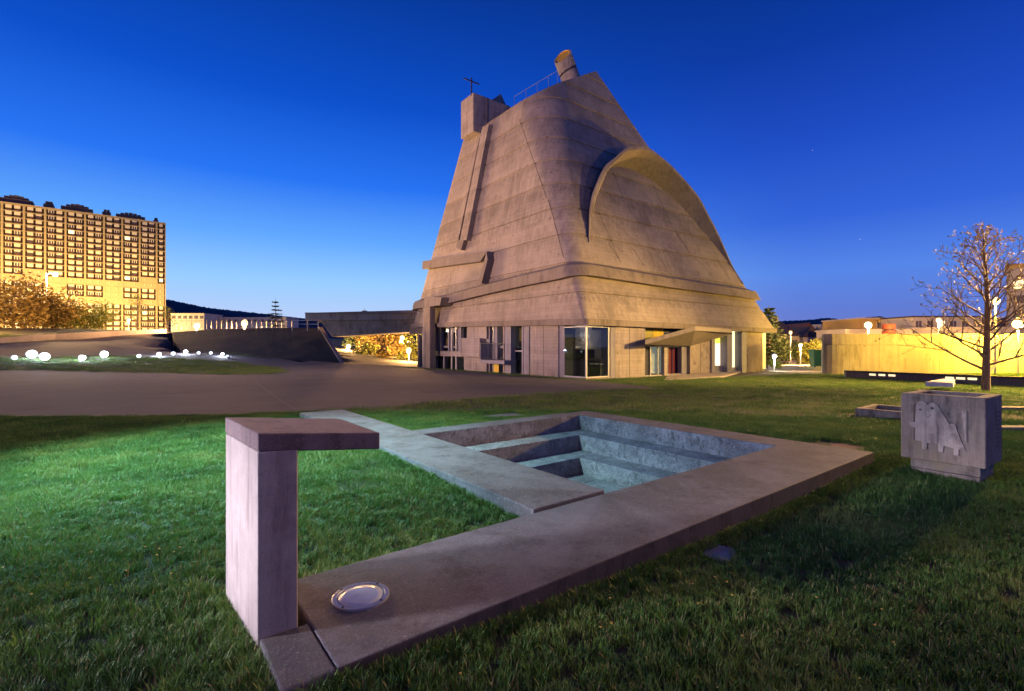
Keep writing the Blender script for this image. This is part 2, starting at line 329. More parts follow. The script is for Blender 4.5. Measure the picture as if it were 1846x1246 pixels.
Va = np.c_[V, Zt]; Vl = np.c_[V, Zt+bump_n*.6]
def sheet(name, sel, mt, VV, **k):
    t = T[sel]; u, inv = np.unique(t, return_inverse=True); inv = inv.reshape(t.shape)
    return mesh_obj(name, [tuple(v) for v in VV[u]], [tuple(int(i) for i in r) for r in inv], mt, smooth=True, kind='structure', **k)
sheet('lawn', ~ia & ~ih, SOIL, Va, label='grass covered ground around the concrete pool and the church')
sheet('asphalt_forecourt', ia, ASPH, Va, label='dark purple asphalt forecourt sweeping up to the left')
# tar joint across the asphalt
ja, jb = TH(455,682), TH(540,742)
m = MB(); n = 14
for i in range(n):
    p, q = ja.lerp(jb, i/n), ja.lerp(jb, (i+1)/n); p.z = tz(p.x,p.y)+.012; q.z = tz(q.x,q.y)+.012
    d = Vector((.035,.0,0)); m.add([p-d, p+d, q+d, q-d], [(0,1,2,3)])
m.build('asphalt_joint', mat('tar', (.03,.027,.03), .7), kind='structure')

# ------------------------------------------------------------------ sunken pool
pool = empty('sunken_pool', O_, AZ, 'sunken square basin with stepped concrete sides and wide paved rim', 'pool')
def bx(name, a, b, mt, par, bevel=.012, **k): return MB().box(a, b).build(name, mt, par, bevel=bevel, **k)
SIDE = concrete('slab_side_shade_stain', (.10,.065,.055), (.025,.018,.015), big=1.5, streak=6, zs=.2, fine=30, amount=1.0, bump=.006)  # brown weathered side, with the near face's shade painted in as well
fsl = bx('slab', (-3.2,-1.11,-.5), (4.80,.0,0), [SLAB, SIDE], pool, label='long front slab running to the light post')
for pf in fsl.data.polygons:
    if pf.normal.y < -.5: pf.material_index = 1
rs = bx('slab', (4.12,.004,-.5), (4.82,4.84,-.003), [SLAB, STEP], pool, label='right hand rim slab')
fr_ = bx('slab', (.052,4.4,-.5), (4.116,4.86,.004), [SLAB, STEP], pool, label='far rim slab')
for pf in rs.data.polygons:
    if pf.normal.x < -.5: pf.material_index = 1
for pf in fr_.data.polygons:
    if pf.normal.y < -.5: pf.material_index = 1
bx('walkway', (-.97,.018,-.14), (.05,8.55,.028), SLAB, pool, .01, label='raised paving strip leading from the basin to the asphalt')
def ring(p0,q0,p1,q1,d,z0,z1):
    m = MB()
    m.box((p0,q0,z0),(p1,q0+d,z1)); m.box((p0,q1-d,z0),(p1,q1,z1)); m.box((p0,q0+d,z0),(p0+d,q1-d,z1)); m.box((p1-d,q0+d,z0),(p1,q1-d,z1)); return m
# basin walls under the rim and the three lower steps
ring(-.02,-.02,4.14,4.42,.06,-.5,-.012)
for i in range(4):
    e = .52*i; z1 = -.33-.322*i
    if 4.1-2*e < .6: break
    m = MB()
    p0,q0,p1,q1 = .05+e, 0+e, 4.12-e, 4.40-e; d = .53
    for a, b in (((p0,q0),(p1,q0+d)), ((p0,q1-d),(p1,q1))): m.box((a[0],a[1],z1-.33),(b[0],b[1],z1-.002 if a[1]==q0 else z1))
    for a, b in (((p0,q0+d+.001),(p0+d,q1-d-.001)), ((p1-d,q0+d+.001),(p1,q1-d-.001))): m.box((a[0],a[1],z1-.33),(b[0],b[1],z1-.001))
    m.build('step', STEP, pool, bevel=.012)
bx('basin_floor', (1.4,1.3,-1.75), (3.0,3.2,-1.60), STEP, pool, 0)
bx('water', (1.63,1.58,-1.5), (2.53,2.81,-1.262), mat('basin_water', (.012,.03,.04), .06, spec=.6), pool, 0, label='small dark pool of water at the bottom')
# recessed light in the slab
ll = empty('recessed_light', PQ(-2.86,-.51,0), AZ, 'round glass ground light with metal ring set in the front slab beside the post', 'ground light')
MB().lathe([(.178,.0),(.178,.009),(.170,.013),(.150,.013),(.146,.008),(.138,.008)], 40).build('rim', GREYM, ll, smooth=False)
MB().lathe([(.137,.006),(.137,.011),(.10,.014),(.001,.016)], 40).build('lens', mat('frosted_lens', (.42,.46,.52), .25, var=.1, scale=8), ll, smooth=True)
for k in range(4):
    a = k*math.pi/2+.5; MB().lathe([(.008,.012),(.008,.016),(.001,.016)], 8, (.161*math.cos(a), .161*math.sin(a), 0)).build('screw', DARKM, ll)
# concrete light post with cantilevered arm
lp = empty('light_post', PQ(-3.36,-.24,0), AZ, 'L shaped concrete light post with short slanting arm at the left end of the slab', 'light post')
bx('foot', (-.10,-.87,-.42), (.155,-.36,-.004), SLAB, lp, .012, label='pale block under the near side of the post')
MB().prism([(-.108,-.36),(.10,-.36),(.10,.40),(-.165,.40)], -.42, 1.0195).build('shaft', POST, lp, bevel=.008)
MB().hexa([(-.106,-.361,1.022),(.59,-.361,.945),(.59,.402,.945),(-.168,.402,1.026),(-.106,-.361,1.122),(.59,-.361,1.05),(.59,.402,1.05),(-.168,.402,1.128)]).build('arm', concrete('arm_concrete', (.19,.13,.13), (.06,.035,.035), big=1.3, streak=8, zs=.1, fine=60, amount=.8, speck=60, bump=.004), lp, bevel=.008)
# ------------------------------------------------------------------ planter cube with bird relief
fr_b = Vector((.559,-.829,0)); pc = Vector((6.18,6.31,-.02))
dv = Vector((5.66,7.05,0))-Vector((6.18,6.31,0)); pang = math.atan2(dv.y, dv.x)-math.pi/2
pl = empty('planter', (6.18,6.31,-.28), pang, 'cubic concrete planter with birds in relief on a narrower two course base', 'planter')
S_ = .90
m = MB(); t_ = .13; z0, z1 = .27, 1.20
m.box((0,0,z0),(S_,S_,z1-.25)); m.box((0,0,z1-.25),(S_,t_,z1)); m.box((0,S_-t_,z1-.25),(S_,S_,z1)); m.box((0,t_,z1-.25),(t_,S_-t_,z1)); m.box((S_-t_,t_,z1-.25),(S_,S_-t_,z1))
body = MB()
# single shell with hollow top
o_ = [(0,0),(S_,0),(S_,S_),(0,S_)]; i_ = [(t_,t_),(S_-t_,t_),(S_-t_,S_-t_),(t_,S_-t_)]
vs = [(x,y,z0) for x,y in o_]+[(x,y,z1) for x,y in o_]+[(x,y,z1) for x,y in i_]+[(x,y,z1-.22) for x,y in i_]
fs = [(3,2,1,0)]+[(i,(i+1)%4,4+(i+1)%4,4+i) for i in range(4)]+[(4+i,4+(i+1)%4,8+(i+1)%4,8+i) for i in range(4)]+[(8+i,8+(i+1)%4,12+(i+1)%4,12+i) for i in range(4)]+[(12,13,14,15)]
body.add(vs, fs).build('box', PLANTER, pl, bevel=.012)
bx('base_course', (.05,.06,.14), (S_-.12,S_-.10,.268), PLANTER, pl, .01)
bx('base_course', (.055,.065,-.25), (S_-.125,S_-.105,.134), PLANTER, pl, .012)
bx('soil', (t_,t_,z1-.215), (S_-t_,S_-t_,z1-.13), SOIL, pl, 0)
# relief on the face x=0 (local y = along the left face, from the near corner); picture-left is far y
def relief(name, poly, d, mt):   # poly in (fraction from picture-left, fraction from top)
    H = z1-z0; q = [(S_*(1-a), z1-H*b) for a, b in poly]; n = len(q)
    vs = [(-d, y, z) for y, z in q]+[(.004, y, z) for y, z in q]
    return MB().add(vs, [tuple(range(n)), tuple(range(2*n-1, n-1, -1))]+[(i,(i+1)%n,n+(i+1)%n,n+i) for i in range(n)]).build(name, mt, pl, bevel=.004)
RELM = concrete('relief_concrete', (.58,.45,.36), (.10,.08,.07), big=2, streak=7, zs=.3, fine=45, amount=.9, streaky=10, bump=.005)
relief('bird_relief', [(.20,.18),(.22,.13),(.26,.10),(.31,.11),(.35,.16),(.38,.12),(.42,.12),(.47,.15),(.50,.22),(.61,.42),(.63,.40),(.67,.41),(.70,.52),(.79,.78),(.71,.77),(.71,.86),(.65,.86),(.65,.76),(.54,.74),(.53,.84),(.47,.84),(.465,.73),(.34,.73),(.335,.83),(.28,.83),(.28,.72),(.19,.71),(.19,.52),(.13,.51),(.11,.43),(.19,.44)], .022, RELM)
relief('panel_relief', [(.74,.20),(.79,.20),(.79,.66),(.775,.66)], .006, RELM)
GRV = mat('relief_groove', (.10,.08,.07), .9)
for name, q in (('bird_eye', (.40,.20,.020)), ('bird_eye', (.255,.235,.014))):
    a, b, r = q; y = S_*(1-a); z = z1-(z1-z0)*b
    MB().tube((-.020,y,z), (-.0285,y,z), r, r*.8, 14).build(name, GRV, pl)
relief('wing_line', [(.465,.45),(.477,.45),(.477,.72),(.465,.72)], .0235, GRV)
relief('incised_line', [(.165,.17),(.20,.13),(.20,.71),(.165,.71)], .006, GRV)
relief('incised_line', [(.80,.20),(.812,.20),(.812,.66),(.80,.66)], .006, GRV)
relief('incised_line', [(.33,.34),(.40,.29),(.402,.30),(.335,.35)], .0235, GRV)
# right face: raised inscription panel, too worn to read
for x0,zz,h_ in ((.18,.62,.10),):
    pass
bx('side_panel', (.50,-.004,.45), (.78,.004,1.06), PLANTER, pl, .003)
bx('side_panel', (.22,-.006,.80), (.32,.004,.98), PLANTER, pl, .003)
for k in range(9):
    bx('incised_line', (.53,-.006,.50+k*.058), (.53+.17+.05*((k*7)%3),-.002,.512+k*.058), GRV, pl, 0)
# small ground pieces
def slabq(name, px, z1, th, mt, label, cat, bevel=.01, grow=1):
    """low block from the pixels of its top outline at height z1"""
    q = [G(x, y, z1) for x, y in px]; c = Vector((sum(p[0] for p in q)/len(q), sum(p[1] for p in q)/len(q), z1-th))
    return MBloc([(p[0]-c.x, p[1]-c.y) for p in q], th, c, name, mt, label, cat, bevel)
def MBloc(poly, th, c, name, mt, label, cat, bevel):
    o = MB().prism(poly, 0, th).build(name, mt, bevel=bevel); o.location = c; return tag(o, label, cat)
pb = MB().box((0,0,-.3),(1.3,.75,-.0)).build('stone_block', RUST, bevel=.01); pb.location = PQ(4.86,-.66,-.17); pb.rotation_euler = (0,0,AZ); tag(pb, 'low reddish block between the slab corner and the planter', 'stone block')
slabq('cover_plate', [(1238,992),(1262,972),(1330,988),(1312,1012)], -.20, .05, mat('plate_metal', (.16,.16,.20), .5, .2, var=.2), 'flat dark cover plate sunk in the grass below the front slab', 'cover plate', .004)
slabq('stone_chip', [(940,1160),(955,1155),(965,1163),(950,1170)], -.15, .06, SLAB, 'tiny pale stone in the grass below the slab edge', 'stone', .004)
slabq('stone_plate', [(868,748),(925,742),(950,747),(890,753)], -.04, .06, SLAB, 'flat dark stone plate in the lawn behind the basin', 'stone plate')
slabq('concrete_plinth', [(1668,686),(1700,681),(1722,682.5),(1718,688)], -.12, .22, mat('white_concrete', (.6,.58,.56), .8, var=.12), 'flat white concrete plinth lying on the lawn behind the planter', 'plinth')
# hollow low box at left of the planter
hb = empty('low_trough', G(1618,752,-.35), 0, 'low hollow concrete trough half hidden behind the planter', 'trough')
m = MB(); c0 = Vector(G(1618,752,-.35)); ua = A_; ub = B_
oo = [(-.75,-.75),(.75,-.75),(.75,.75),(-.75,.75)]; ii = [(-.6,-.6),(.6,-.6),(.6,.6),(-.6,.6)]
def rt(x, y): v = ua*x+ub*y; return v.x, v.y
vs = [(*rt(*p),-.1) for p in oo]+[(*rt(*p),.26) for p in oo]+[(*rt(*p),.26) for p in ii]+[(*rt(*p),.05) for p in ii]
m.add(vs, [(3,2,1,0)]+[(i,(i+1)%4,4+(i+1)%4,4+i) for i in range(4)]+[(4+i,4+(i+1)%4,8+(i+1)%4,8+i) for i in range(4)]+[(8+i,8+(i+1)%4,12+(i+1)%4,12+i) for i in range(4)]+[(12,13,14,15)]).build('wall', PLANTER, hb, bevel=.01)
for lx, lab in (((1832,738),'short low kerb stone on the lawn right of the planter, farther one'), ((1850,775),'short low kerb stone on the lawn right of the planter, nearer one')):
    p = Vector(TH(*lx)); k_ = MB().box((-.9,-.14,-.1),(2.2,.14,.10)).build('kerb_stone', PLANTER, bevel=.01); k_.location = p; tag(k_, lab, 'kerb', 'kerb stones on the right lawn')

# ------------------------------------------------------------------ church
cr = empty('church', (5.07,33,0), math.atan2(.6,.8), 'tall raw concrete church like a leaning truncated cone on a square base', 'church')
ZS, ZT, SB = 3.05, 33.0, 27.7
def zsoff(u, v): return 3.05+.0237*v-.003*u
def sec(z):
    t = (z-ZS)/(ZT-ZS); f = lambda a, b: a+(b-a)*t
    return f(13.85,10.56), f(13.85,18.346), f(13.85,5.365), f(.25,4.72)
NC = 14
def sp(side, w, z, off=0):
    """side 0=left face(v runs far->near w 0..1) 1=near corner 2=right face 3=right corner 4=back 5=back corner 6=far face 7=far-left corner"""
    U, Vv, A, Rr = sec(z)
    k = side//2
    if side % 2 == 0:
        a = A-Rr
        if k == 0: return (U-A-off, Vv+a-2*a*w)
        if k == 1: return (U-a+2*a*w, Vv-A-off)
        if k == 2: return (U+A+off, Vv-a+2*a*w)
        return (U+a-2*a*w, Vv+A+off)
    sx, sy = [(-1,-1),(1,-1),(1,1),(-1,1)][k]; th = math.pi+(k+w)*math.pi/2; r = Rr+off
    return (U+sx*(A-Rr)+r*math.cos(th), Vv+sy*(A-Rr)+r*math.sin(th))
def ztop(side, w, zf=None):
    # ruling meets the roof plane z = 22.0+.62u
    z = 26
    for _ in range(30): z = 22.0+.62*sp(side, w, z)[0]
    return z
cols = []
VJ = {0: [.12,.26,.40,.54,.68,.82,.94], 2: [.06,.2,.34,.48,.62,.76,.90]}
jw = .045
for side in range(8):
    ws = np.linspace(0, 1, 25)[:-1] if side % 2 == 0 else np.linspace(0, 1, NC+1)[:-1]
    for w_ in ws: cols.append((side, float(w_)))
zj = [ZS+2.35*k for k in range(1, 13)]
rows = []
vs = []; fs = []
base_rows = []
z = 0.0
zlist = [('b', 0), ('b', .45)]
zz = [3.9]
for k in zj: zz += [k-.085, k-.05, k+.05, k+.085] 
zz = sorted(zz); zfull = []
for a, b in zip(zz, zz[1:]+[34.5]):
    zfull.append(a)
    if b-a > 1: zfull += [a+(b-a)/3, a+2*(b-a)/3]
zfull = [q for q in zfull if q < 34]
NR = len(zfull)+1; NCc = len(cols)
for ci, (s_, w_) in enumerate(cols):
    zt = ztop(s_, w_); u0, v0 = sp(s_, w_, 3.05); zb = zsoff(u0, v0)
    for ri in range(NR):
        zv = zb if ri == 0 else min(zfull[ri-1], zt)
        inset = 0
        if ri and zv < zt:
            for k in zj:
                if abs(zv-k) < .06: inset = -.10
        if ri == 0: inset = .0
        u, v = sp(s_, w_, zv, inset)
        # deep modelling: faint waviness of the cast lifts
        vs.append((u, v, zv))
for ci in range(NCc):
    c2 = (ci+1) % NCc
    for ri in range(NR-1):
        a, b, c, d = ci*NR+ri, c2*NR+ri, c2*NR+ri+1, ci*NR+ri+1
        if abs(vs[a][2]-vs[d][2]) < 1e-6 and abs(vs[b][2]-vs[c][2]) < 1e-6: continue
        fs.append((a, b, c, d))
shell = mesh_obj('shell', vs, fs, CH_SHELL, cr)
me = shell.data; me.shade_smooth()
md = shell.modifiers.new('es', 'EDGE_SPLIT'); md.split_angle = R(28)
top = [vs[ci*NR+NR-1] for ci in range(NCc)]; n = NCc
mesh_obj('roof', top+[(x,y,z_-.5) for x,y,z_ in top], [tuple(range(n)), tuple(range(2*n-1,n-1,-1))]+[(i,(i+1)%n,n+(i+1)%n,n+i) for i in range(n)], CH_BAND, cr).location = (0,0,-.02)
bot = [vs[ci*NR] for ci in range(NCc)]
cu_ = [(13.85+(x-13.85)*.992, 13.85+(y-13.85)*.992, z_) for x,y,z_ in bot]
mesh_obj('soffit', [(x,y,z_+.01) for x,y,z_ in cu_]+[(x,y,z_+.3) for x,y,z_ in cu_], [tuple(range(n-1,-1,-1)), tuple(range(n,2*n))]+[(i,(i+1)%n,n+(i+1)%n,n+i) for i in range(n)], CH_BAND, cr)
# fascia strip at the foot of the shell
def skirt_pts(off, dz):
    r = []
    for s_, w_ in cols:
        z_ = zsoff(*sp(s_, w_, 3.05)); u, v = sp(s_, w_, 3.05, off); r.append((u, v, z_+dz))
    return r
a = skirt_pts(.03,-.004); b = skirt_pts(.05,.42); c = skirt_pts(-.22,.46)
mesh_obj('fascia', a+b+c, [(i,(i+1)%n,n+(i+1)%n,n+i) for i in range(n)]+[(n+i,n+(i+1)%n,2*n+(i+1)%n,2*n+i) for i in range(n)], CH_BAND, cr)
# pixel -> local helpers
def rayl(px, py):   # ray in church frame: point, dir per Z
    r = ray(px, py); o = Vector((-5.07,-33,CH)); f = lambda v: Vector((v.x*.8+v.y*.6, -v.x*.6+v.y*.8, v.z))
    return f(o), f(r)
def hitL(px, py, off=0): # leaning left face u=.17346(z-3.05)-off
    o, d = rayl(px, py); k = .17346; Z = (k*(o.z-3.05)-off-o.x)/(d.x-k*d.z); return o+d*Z
def hitR(px, py, off=0):
    o, d = rayl(px, py); k = .4334; Z = (k*(o.z-3.05)-off-o.y)/(d.y-k*d.z); return o+d*Z
def hitU(px, py, u): o, d = rayl(px, py); return o+d*((u-o.x)/d.x)
def hitV(px, py, v): o, d = rayl(px, py); return o+d*((v-o.y)/d.y)
# spiral gutter: heights along the left face, the corner and the right face
gl = [hitL(x, y, .6) for x, y in ((793,548),(865,530),(935,514),(997,502),(1020,496))]; gr = [hitR(x, y, .6) for x, y in ((1075,495),(1213,516),(1366,537))]
pathL = [(p.y, p.z) for p in gl]; pathR = [(p.x, p.z) for p in gr]
def lerpt(tab, x):
    xs = [a for a,b in tab]; zs_ = [b for a,b in tab]; o = np.argsort(xs); return float(np.interp(x, np.array(xs)[o], np.array(zs_)[o]))
prof = [(-.15,0),(.60,-.02),(.66,.80),(.22,.98),(-.15,1.25)]
def ringpt(kind, w_, z_, off, dz): u, v = sp(kind, w_, z_, off); return (u, v, z_+dz)
st = []
for i in range(15): st.append((6, .75+.25*i/15.))
for i in range(8): st.append((7, i/8))
for i in range(31): st.append((0, i/30))
for i in range(1, 10): st.append((1, i/10))
for i in range(31): st.append((2, i/30))
for i in range(1, 8): st.append((3, i/8))
for i in range(6): st.append((4, i/20))
zL = pathL; zcorn = .5*(pathL[-1][1]+pathR[0][1])
def zg(s_, w_):
    if s_ in (6, 7): return pathL[0][1]-.15
    if s_ == 0: v = sp(0, w_, 7)[1]; return lerpt(zL, v)
    if s_ == 1: return pathL[-1][1]+(pathR[0][1]-pathL[-1][1])*w_
    if s_ == 2: u = sp(2, w_, 7)[0]; return lerpt(pathR, u)
    return pathR[-1][1]
vs = []; fs = []; K = len(prof)
for s_, w_ in st:
    z0_ = zg(s_, w_)
    for off, dz in prof:
        U2 = sp(s_, w_, z0_+max(0, dz), off if s_ % 2 == 0 else off)
        vs.append((U2[0], U2[1], z0_+dz))
for i in range(len(st)-1):
    for k in range(K): fs.append((i*K+k, i*K+(k+1)%K, (i+1)*K+(k+1)%K, (i+1)*K+k))
fs += [tuple(range(K)), tuple((len(st)-1)*K+k for k in range(K-1,-1,-1))]
mesh_obj('gutter', vs, fs, CH_BAND, cr, label='broad concrete gutter band climbing round the shell')
# bodies bounded by four pixel corners on the left face, standing proud
def proudL(name, px, off, inn=-.3, mt=CH_BAND, hit=hitL, **k):
    o = [hit(x, y, off) for x, y in px]; i = []
    for x, y in px:
        p = hit(x, y, off); d = Vector((1,0,0)) if hit is hitL else Vector((0,1,0)); i.append(p+d*(off-inn))
    return MB().hexa(i+o).build(name, mt, cr, **k)
proudL('upper_gutter', [(761,483),(762,469),(878,451),(866,469)], .7, mt=CH_BAND)
proudL('gutter_fin', [(862,509),(868,509),(879,465),(877,452)], .75, mt=CH_BAND)
proudL('gutter_fin', [(868,509),(870,506),(880,463),(878,453)], .45, mt=CH_BAND)
proudL('channel_rib', [(829,431),(841,431),(881,222),(869,228)], .55, mt=CH_SHELL)
proudL('channel_rib', [(823,431),(826,431),(865,243),(863,246)], .45, mt=CH_SHELL)
proudL('channel_slot', [(826.2,430),(828.8,430),(868.5,232),(865.3,244)], .06, mt=DARK)
proudL('channel_spout', [(822,444),(831,449),(836,431),(824,431)], .5, mt=CH_BAND)
# vertical grooves between formwork panels on the two flat faces
def groove(hit, a, b, wd=.03):
    pa, pb = hit(*a, .012), hit(*b, .012); n = 2; m = MB()
    d = Vector((0,wd,0)) if hit is hitL else Vector((wd,0,0)); k = Vector((-.0,0,0))
    dn = Vector((.05,0,0)) if hit is hitL else Vector((0,.05,0))
    m.hexa([pa-d+dn, pa+d+dn, pb+d+dn, pb-d+dn, pa-d, pa+d, pb+d, pb-d]); m.build('formwork_seam', SEAM, cr)
SEAM = mat('seam_dirt', (.10,.085,.075), .95, var=.3, scale=2)
groove(hitL, (1016,463), (999,398)); groove(hitL, (985,355), (936,213))
groove(hitL, (999,396), (988,358), .02)
# diagonal and straight day joints in the hood's tympanum
for a, b in (((1103,303),(1124,355)), ((1176,328),(1208,398)), ((1080,382),(1118,470)), ((1140,445),(1162,478)), ((1175,440),(1203,484)), ((1100,440),(1120,472)), ((1210,402),(1246,458)), ((1290,462),(1316,502))):
    groove(hitR, a, b, .02)
# hood (visor)
rimpx = [(1062,434),(1065.5,403),(1069,375),(1076,348),(1088,317),(1099,300),(1113,285.5),(1131,271),(1152,267.5),(1171,270.5),(1195,288),(1213,304),(1238,331),(1259,357),(1274,385),(1290,415),(1305,446),(1322,482),(1341,511)]
inpx = [(1062,434),(1067,405),(1072,380),(1080,352),(1091,325),(1099,306),(1104,302),(1122,301),(1142,305),(1160,316),(1180,329),(1207,350),(1230,373),(1251,398),(1268,418),(1287,440),(1303,460),(1320,484),(1339,511)]
t0 = hitR(*rimpx[0]); kk = .205
def hitRim(px, py):
    o, d = rayl(px, py); Z = ((t0.y-.05)+kk*(o.z-t0.z)-o.y)/(d.y-kk*d.z); return o+d*Z
rim = [hitRim(*p) for p in rimpx]; inn = [hitR(x, y) for x, y in inpx]
# never behind the wall
for i, p in enumerate(rim):
    vw = .4334*(p.z-3.05)
    if p.y > vw-.06: rim[i] = hitR(*rimpx[i], .06)
def outn(i, L_): 
    a = L_[max(0,i-1)]; b = L_[min(len(L_)-1,i+1)]; t = (b-a); t.y = 0; t.normalize(); return Vector((-t.z, 0, t.x))
th = .26
ro = [rim[i]+outn(i, rim)*th*(.15+.85*min(1, i/2, (len(rim)-1-i)/3)) for i in range(len(rim))]; io = []
for i in range(len(inn)):
    q = inn[i]+outn(i, inn)*.55*min(1, i/3, (len(rim)-1-i)/4)
    q.y = .4334*(q.z-3.05)+.35; io.append(q)
n = len(rim); iv = [Vector((p.x, p.y+.25, p.z)) for p in inn]
def curve_sub(L_, k=4):
    r = []
    for i in range(len(L_)-1):
        p0, p1, p2, p3 = L_[max(0,i-1)], L_[i], L_[i+1], L_[min(len(L_)-1,i+2)]
        for j in range(k):
            t = j/k; r.append(.5*((2*p1)+(p2-p0)*t+(2*p0-5*p1+4*p2-p3)*t*t+(3*p1-p0-3*p2+p3)*t**3))
    r.append(L_[-1]); return r
S4 = [curve_sub(x) for x in (iv, rim, ro, io)]; n = len(S4[0])
# bow the outer skin a little
vsh = []; 
for L_ in S4: vsh += [tuple(p) for p in L_]
fsh = [(k*n+i, k*n+i+1, (k+1)*n+i+1, (k+1)*n+i) for k in range(3) for i in range(n-1)]+[(3*n+i, 3*n+i+1, i+1, i) for i in range(n-1)]
hood = mesh_obj('hood', vsh, fsh, concrete('hood_concrete', (.33,.29,.24), (.11,.09,.075), big=.15, streak=.8, zs=.3, fine=7, amount=.8, pits=1.2, bump=.02, streaky=4), cr)
hood.data.shade_smooth(); md = hood.modifiers.new('es','EDGE_SPLIT'); md.split_angle = R(35)
# bell box on the left of the rim with its slanting neighbour, cross, railing
bb = MB(); bu, bv = 2.6, 18.5
bb.hexa([(bu,bv,23.55),(7.4,bv,23.55),(7.4,20.95,23.6),(bu,20.95,23.6),(bu,bv,27.5),(7.4,bv,27.45),(7.4,20.95,27.45),(bu,20.95,27.5)])
bb.build('roof_box', CH_WALL, cr, bevel=.04, label='square concrete skylight box overhanging the upper left rim')
for x_ in (4.3, 6.9): MB().box((x_,bv-.02,24.8),(x_+.12,bv+.05,27.48)).build('box_seam', SEAM, cr)
q = [hitV(x, y, 20.2) for x, y in ((884,180),(903,167),(914,192))]
MB().add([tuple(p) for p in q]+[(p.x,p.y+1.8,p.z) for p in q], [(0,1,2),(5,4,3),(0,1,4,3),(1,2,5,4),(2,0,3,5)]).build('small_skylight', CH_WALL, cr, label='small pointed skylight behind the roof box')
cx_ = hitV(850,165,18.9); ct = hitV(850,141,18.9)
m = MB(); m.box((cx_.x-.05,18.85,27.3),(cx_.x+.05,18.95,ct.z+.15)); zc = ct.z-.25
m.box((cx_.x-.95,18.86,zc-.0),(cx_.x+.95,18.94,zc+.10)); m.build('cross', mat('cross_iron', (.03,.02,.03), .5), cr)
rp = [hitU(x, y, 4.4) for x, y in ((924,188),(940,179),(955,171),(970,163),(981,156))]
m = MB(); pv = None
for i, p in enumerate(rp):
    zt_ = 22+.62*4.4-.2; v_ = p.y
    w0 = Vector((4.6+i*.35, v_, 22+.62*(4.6+i*.35)-.1)); w1 = w0+Vector((0,0,1.15)); m.tube(w0, w1, .025,.025,5)
    if pv: m.tube(pv, w1, .022,.022,5)
    pv = w1
m.build('roof_railing', GREYM, cr)
# tilted light cannon behind the rim
cb = hitV(1031,150,13.5); d_, u_ = rayl(1,1)
cc = rayl(1029,147); 
def atZ(px, py, Z): o, d = rayl(px, py); return o+d*Z
c0 = atZ(1028.5,139.5,50.5); c1 = atZ(1014,99.5,50.2); ax = (c1-c0).normalized(); e1 = (atZ(1047,130,50.5)-atZ(1010,146,50.5)); e1 = (e1-ax*e1.dot(ax)).normalized(); e2 = ax.cross(e1); rr = .98
Ln = (c1-c0).length
def cann(n, fa, fb, r): 
    vs = []
    for k, f_ in enumerate((fa, fb)):
        for i in range(n):
            t = 2*math.pi*i/n; dirv = e1*math.cos(t)+e2*math.sin(t); vs.append(c0+dirv*r+ax*f_(t))
    return vs
sg = 1 if e2.dot(rayl(1029,130)[0]-c0) > 0 else -1
def toplen(t): return Ln+.33*math.cos(t)-sg*.62*math.sin(t)
def canpart(name, fa, fb, mt, ro_=rr, ri_=rr-.16, **k_):
    n = 36; a = cann(n, fa, fb, ro_); b = cann(n, fa, fb, ri_); m = MB()
    vs = a+b; fs = []
    for i in range(n):
        j = (i+1) % n; fs += [(i,j,n+j,n+i), (2*n+j,2*n+i,3*n+i,3*n+j), (n+i,n+j,3*n+j,3*n+i), (j,i,2*n+i,2*n+j)]
    o = m.add(vs, fs).build(name, mt, cr, **k_); o.data.shade_smooth(); o.modifiers.new('es','EDGE_SPLIT').split_angle = R(40); return o
canpart('light_cannon', lambda t: -1.6, lambda t: Ln*.22+.10*math.cos(t), CH_WALL)
canpart('light_cannon', lambda t: Ln*.22+.10*math.cos(t)+.2, toplen, CH_WALL, label='upper part of the tilted cylindrical light cannon')
canpart('cannon_core', lambda t: Ln*.1, lambda t: Ln*.4+.1*math.cos(t), DARK, rr-.10, rr-.15)
canpart('cannon_lining', lambda t: Ln*.42, lambda t: toplen(t)-.03, mat('cannon_yellow', (.75,.42,.02), .6), rr-.161, rr-.2)
n = 36; mesh_obj('cannon_glass', [c0+(e1*math.cos(t)+e2*math.sin(t))*(rr-.2)+ax*(toplen(t)-.12) for t in [2*math.pi*i/n for i in range(n)]], [tuple(range(n))], mat('cannon_disc', (.55,.33,.03), .5), cr)

# ---- ground floor
WL, WR = .35, .35       # wall planes behind the soffit edge
def vl(px, u=WL): s = (px-W2)/F; return (5.07+.8*u-s*(33+.6*u))/(.6+.8*s)
def ur(px, v=WR): s = (px-W2)/F; return (s*(33+.8*v)-5.07+.6*v)/(.8-.6*s)
def zl(px, py, u=WL): return hitU(px, py, u).z
def zr(px, py, v=WR): return hitV(px, py, v).z
def lbox(name, x0, x1, za, zb, mt, u0=WL, dep=.35, bevel=.0, **k):
    v0, v1 = sorted((vl(x0, u0), vl(x1, u0))); 
    if zb is None: zb = zsoff(u0, .5*(v0+v1))+.006
    return MB().box((u0, v0, za), (u0+dep, v1, zb)).build(name, mt, cr, bevel=bevel, **k)
def rbox(name, x0, x1, za, zb, mt, v0=WR, dep=.35, bevel=.0, **k):
    a, b = sorted((ur(x0, v0), ur(x1, v0)))
    if zb is None: zb = zsoff(.5*(a+b), v0)+.006
    return MB().box((a, v0, za), (b, v0+dep, zb)).build(name, mt, cr, bevel=bevel, **k)
GB = -1.7
# floors, inner walls (dark rooms behind the glass)
MB().box((.7,.7,GB),(27.3,27.3,-.72)).build('floor', ROOM, cr)
MB().box((.9,6.4,1.42),(6.0,27.2,1.62)).build('upper_floor', ROOM, cr)
MB().box((6.0,5.5,-.72),(6.3,27.3,3.2)).build('inner_wall', ROOM, cr); MB().box((6.31,5.5,-.72),(27.3,5.8,3.0)).build('inner_wall', ROOM, cr)
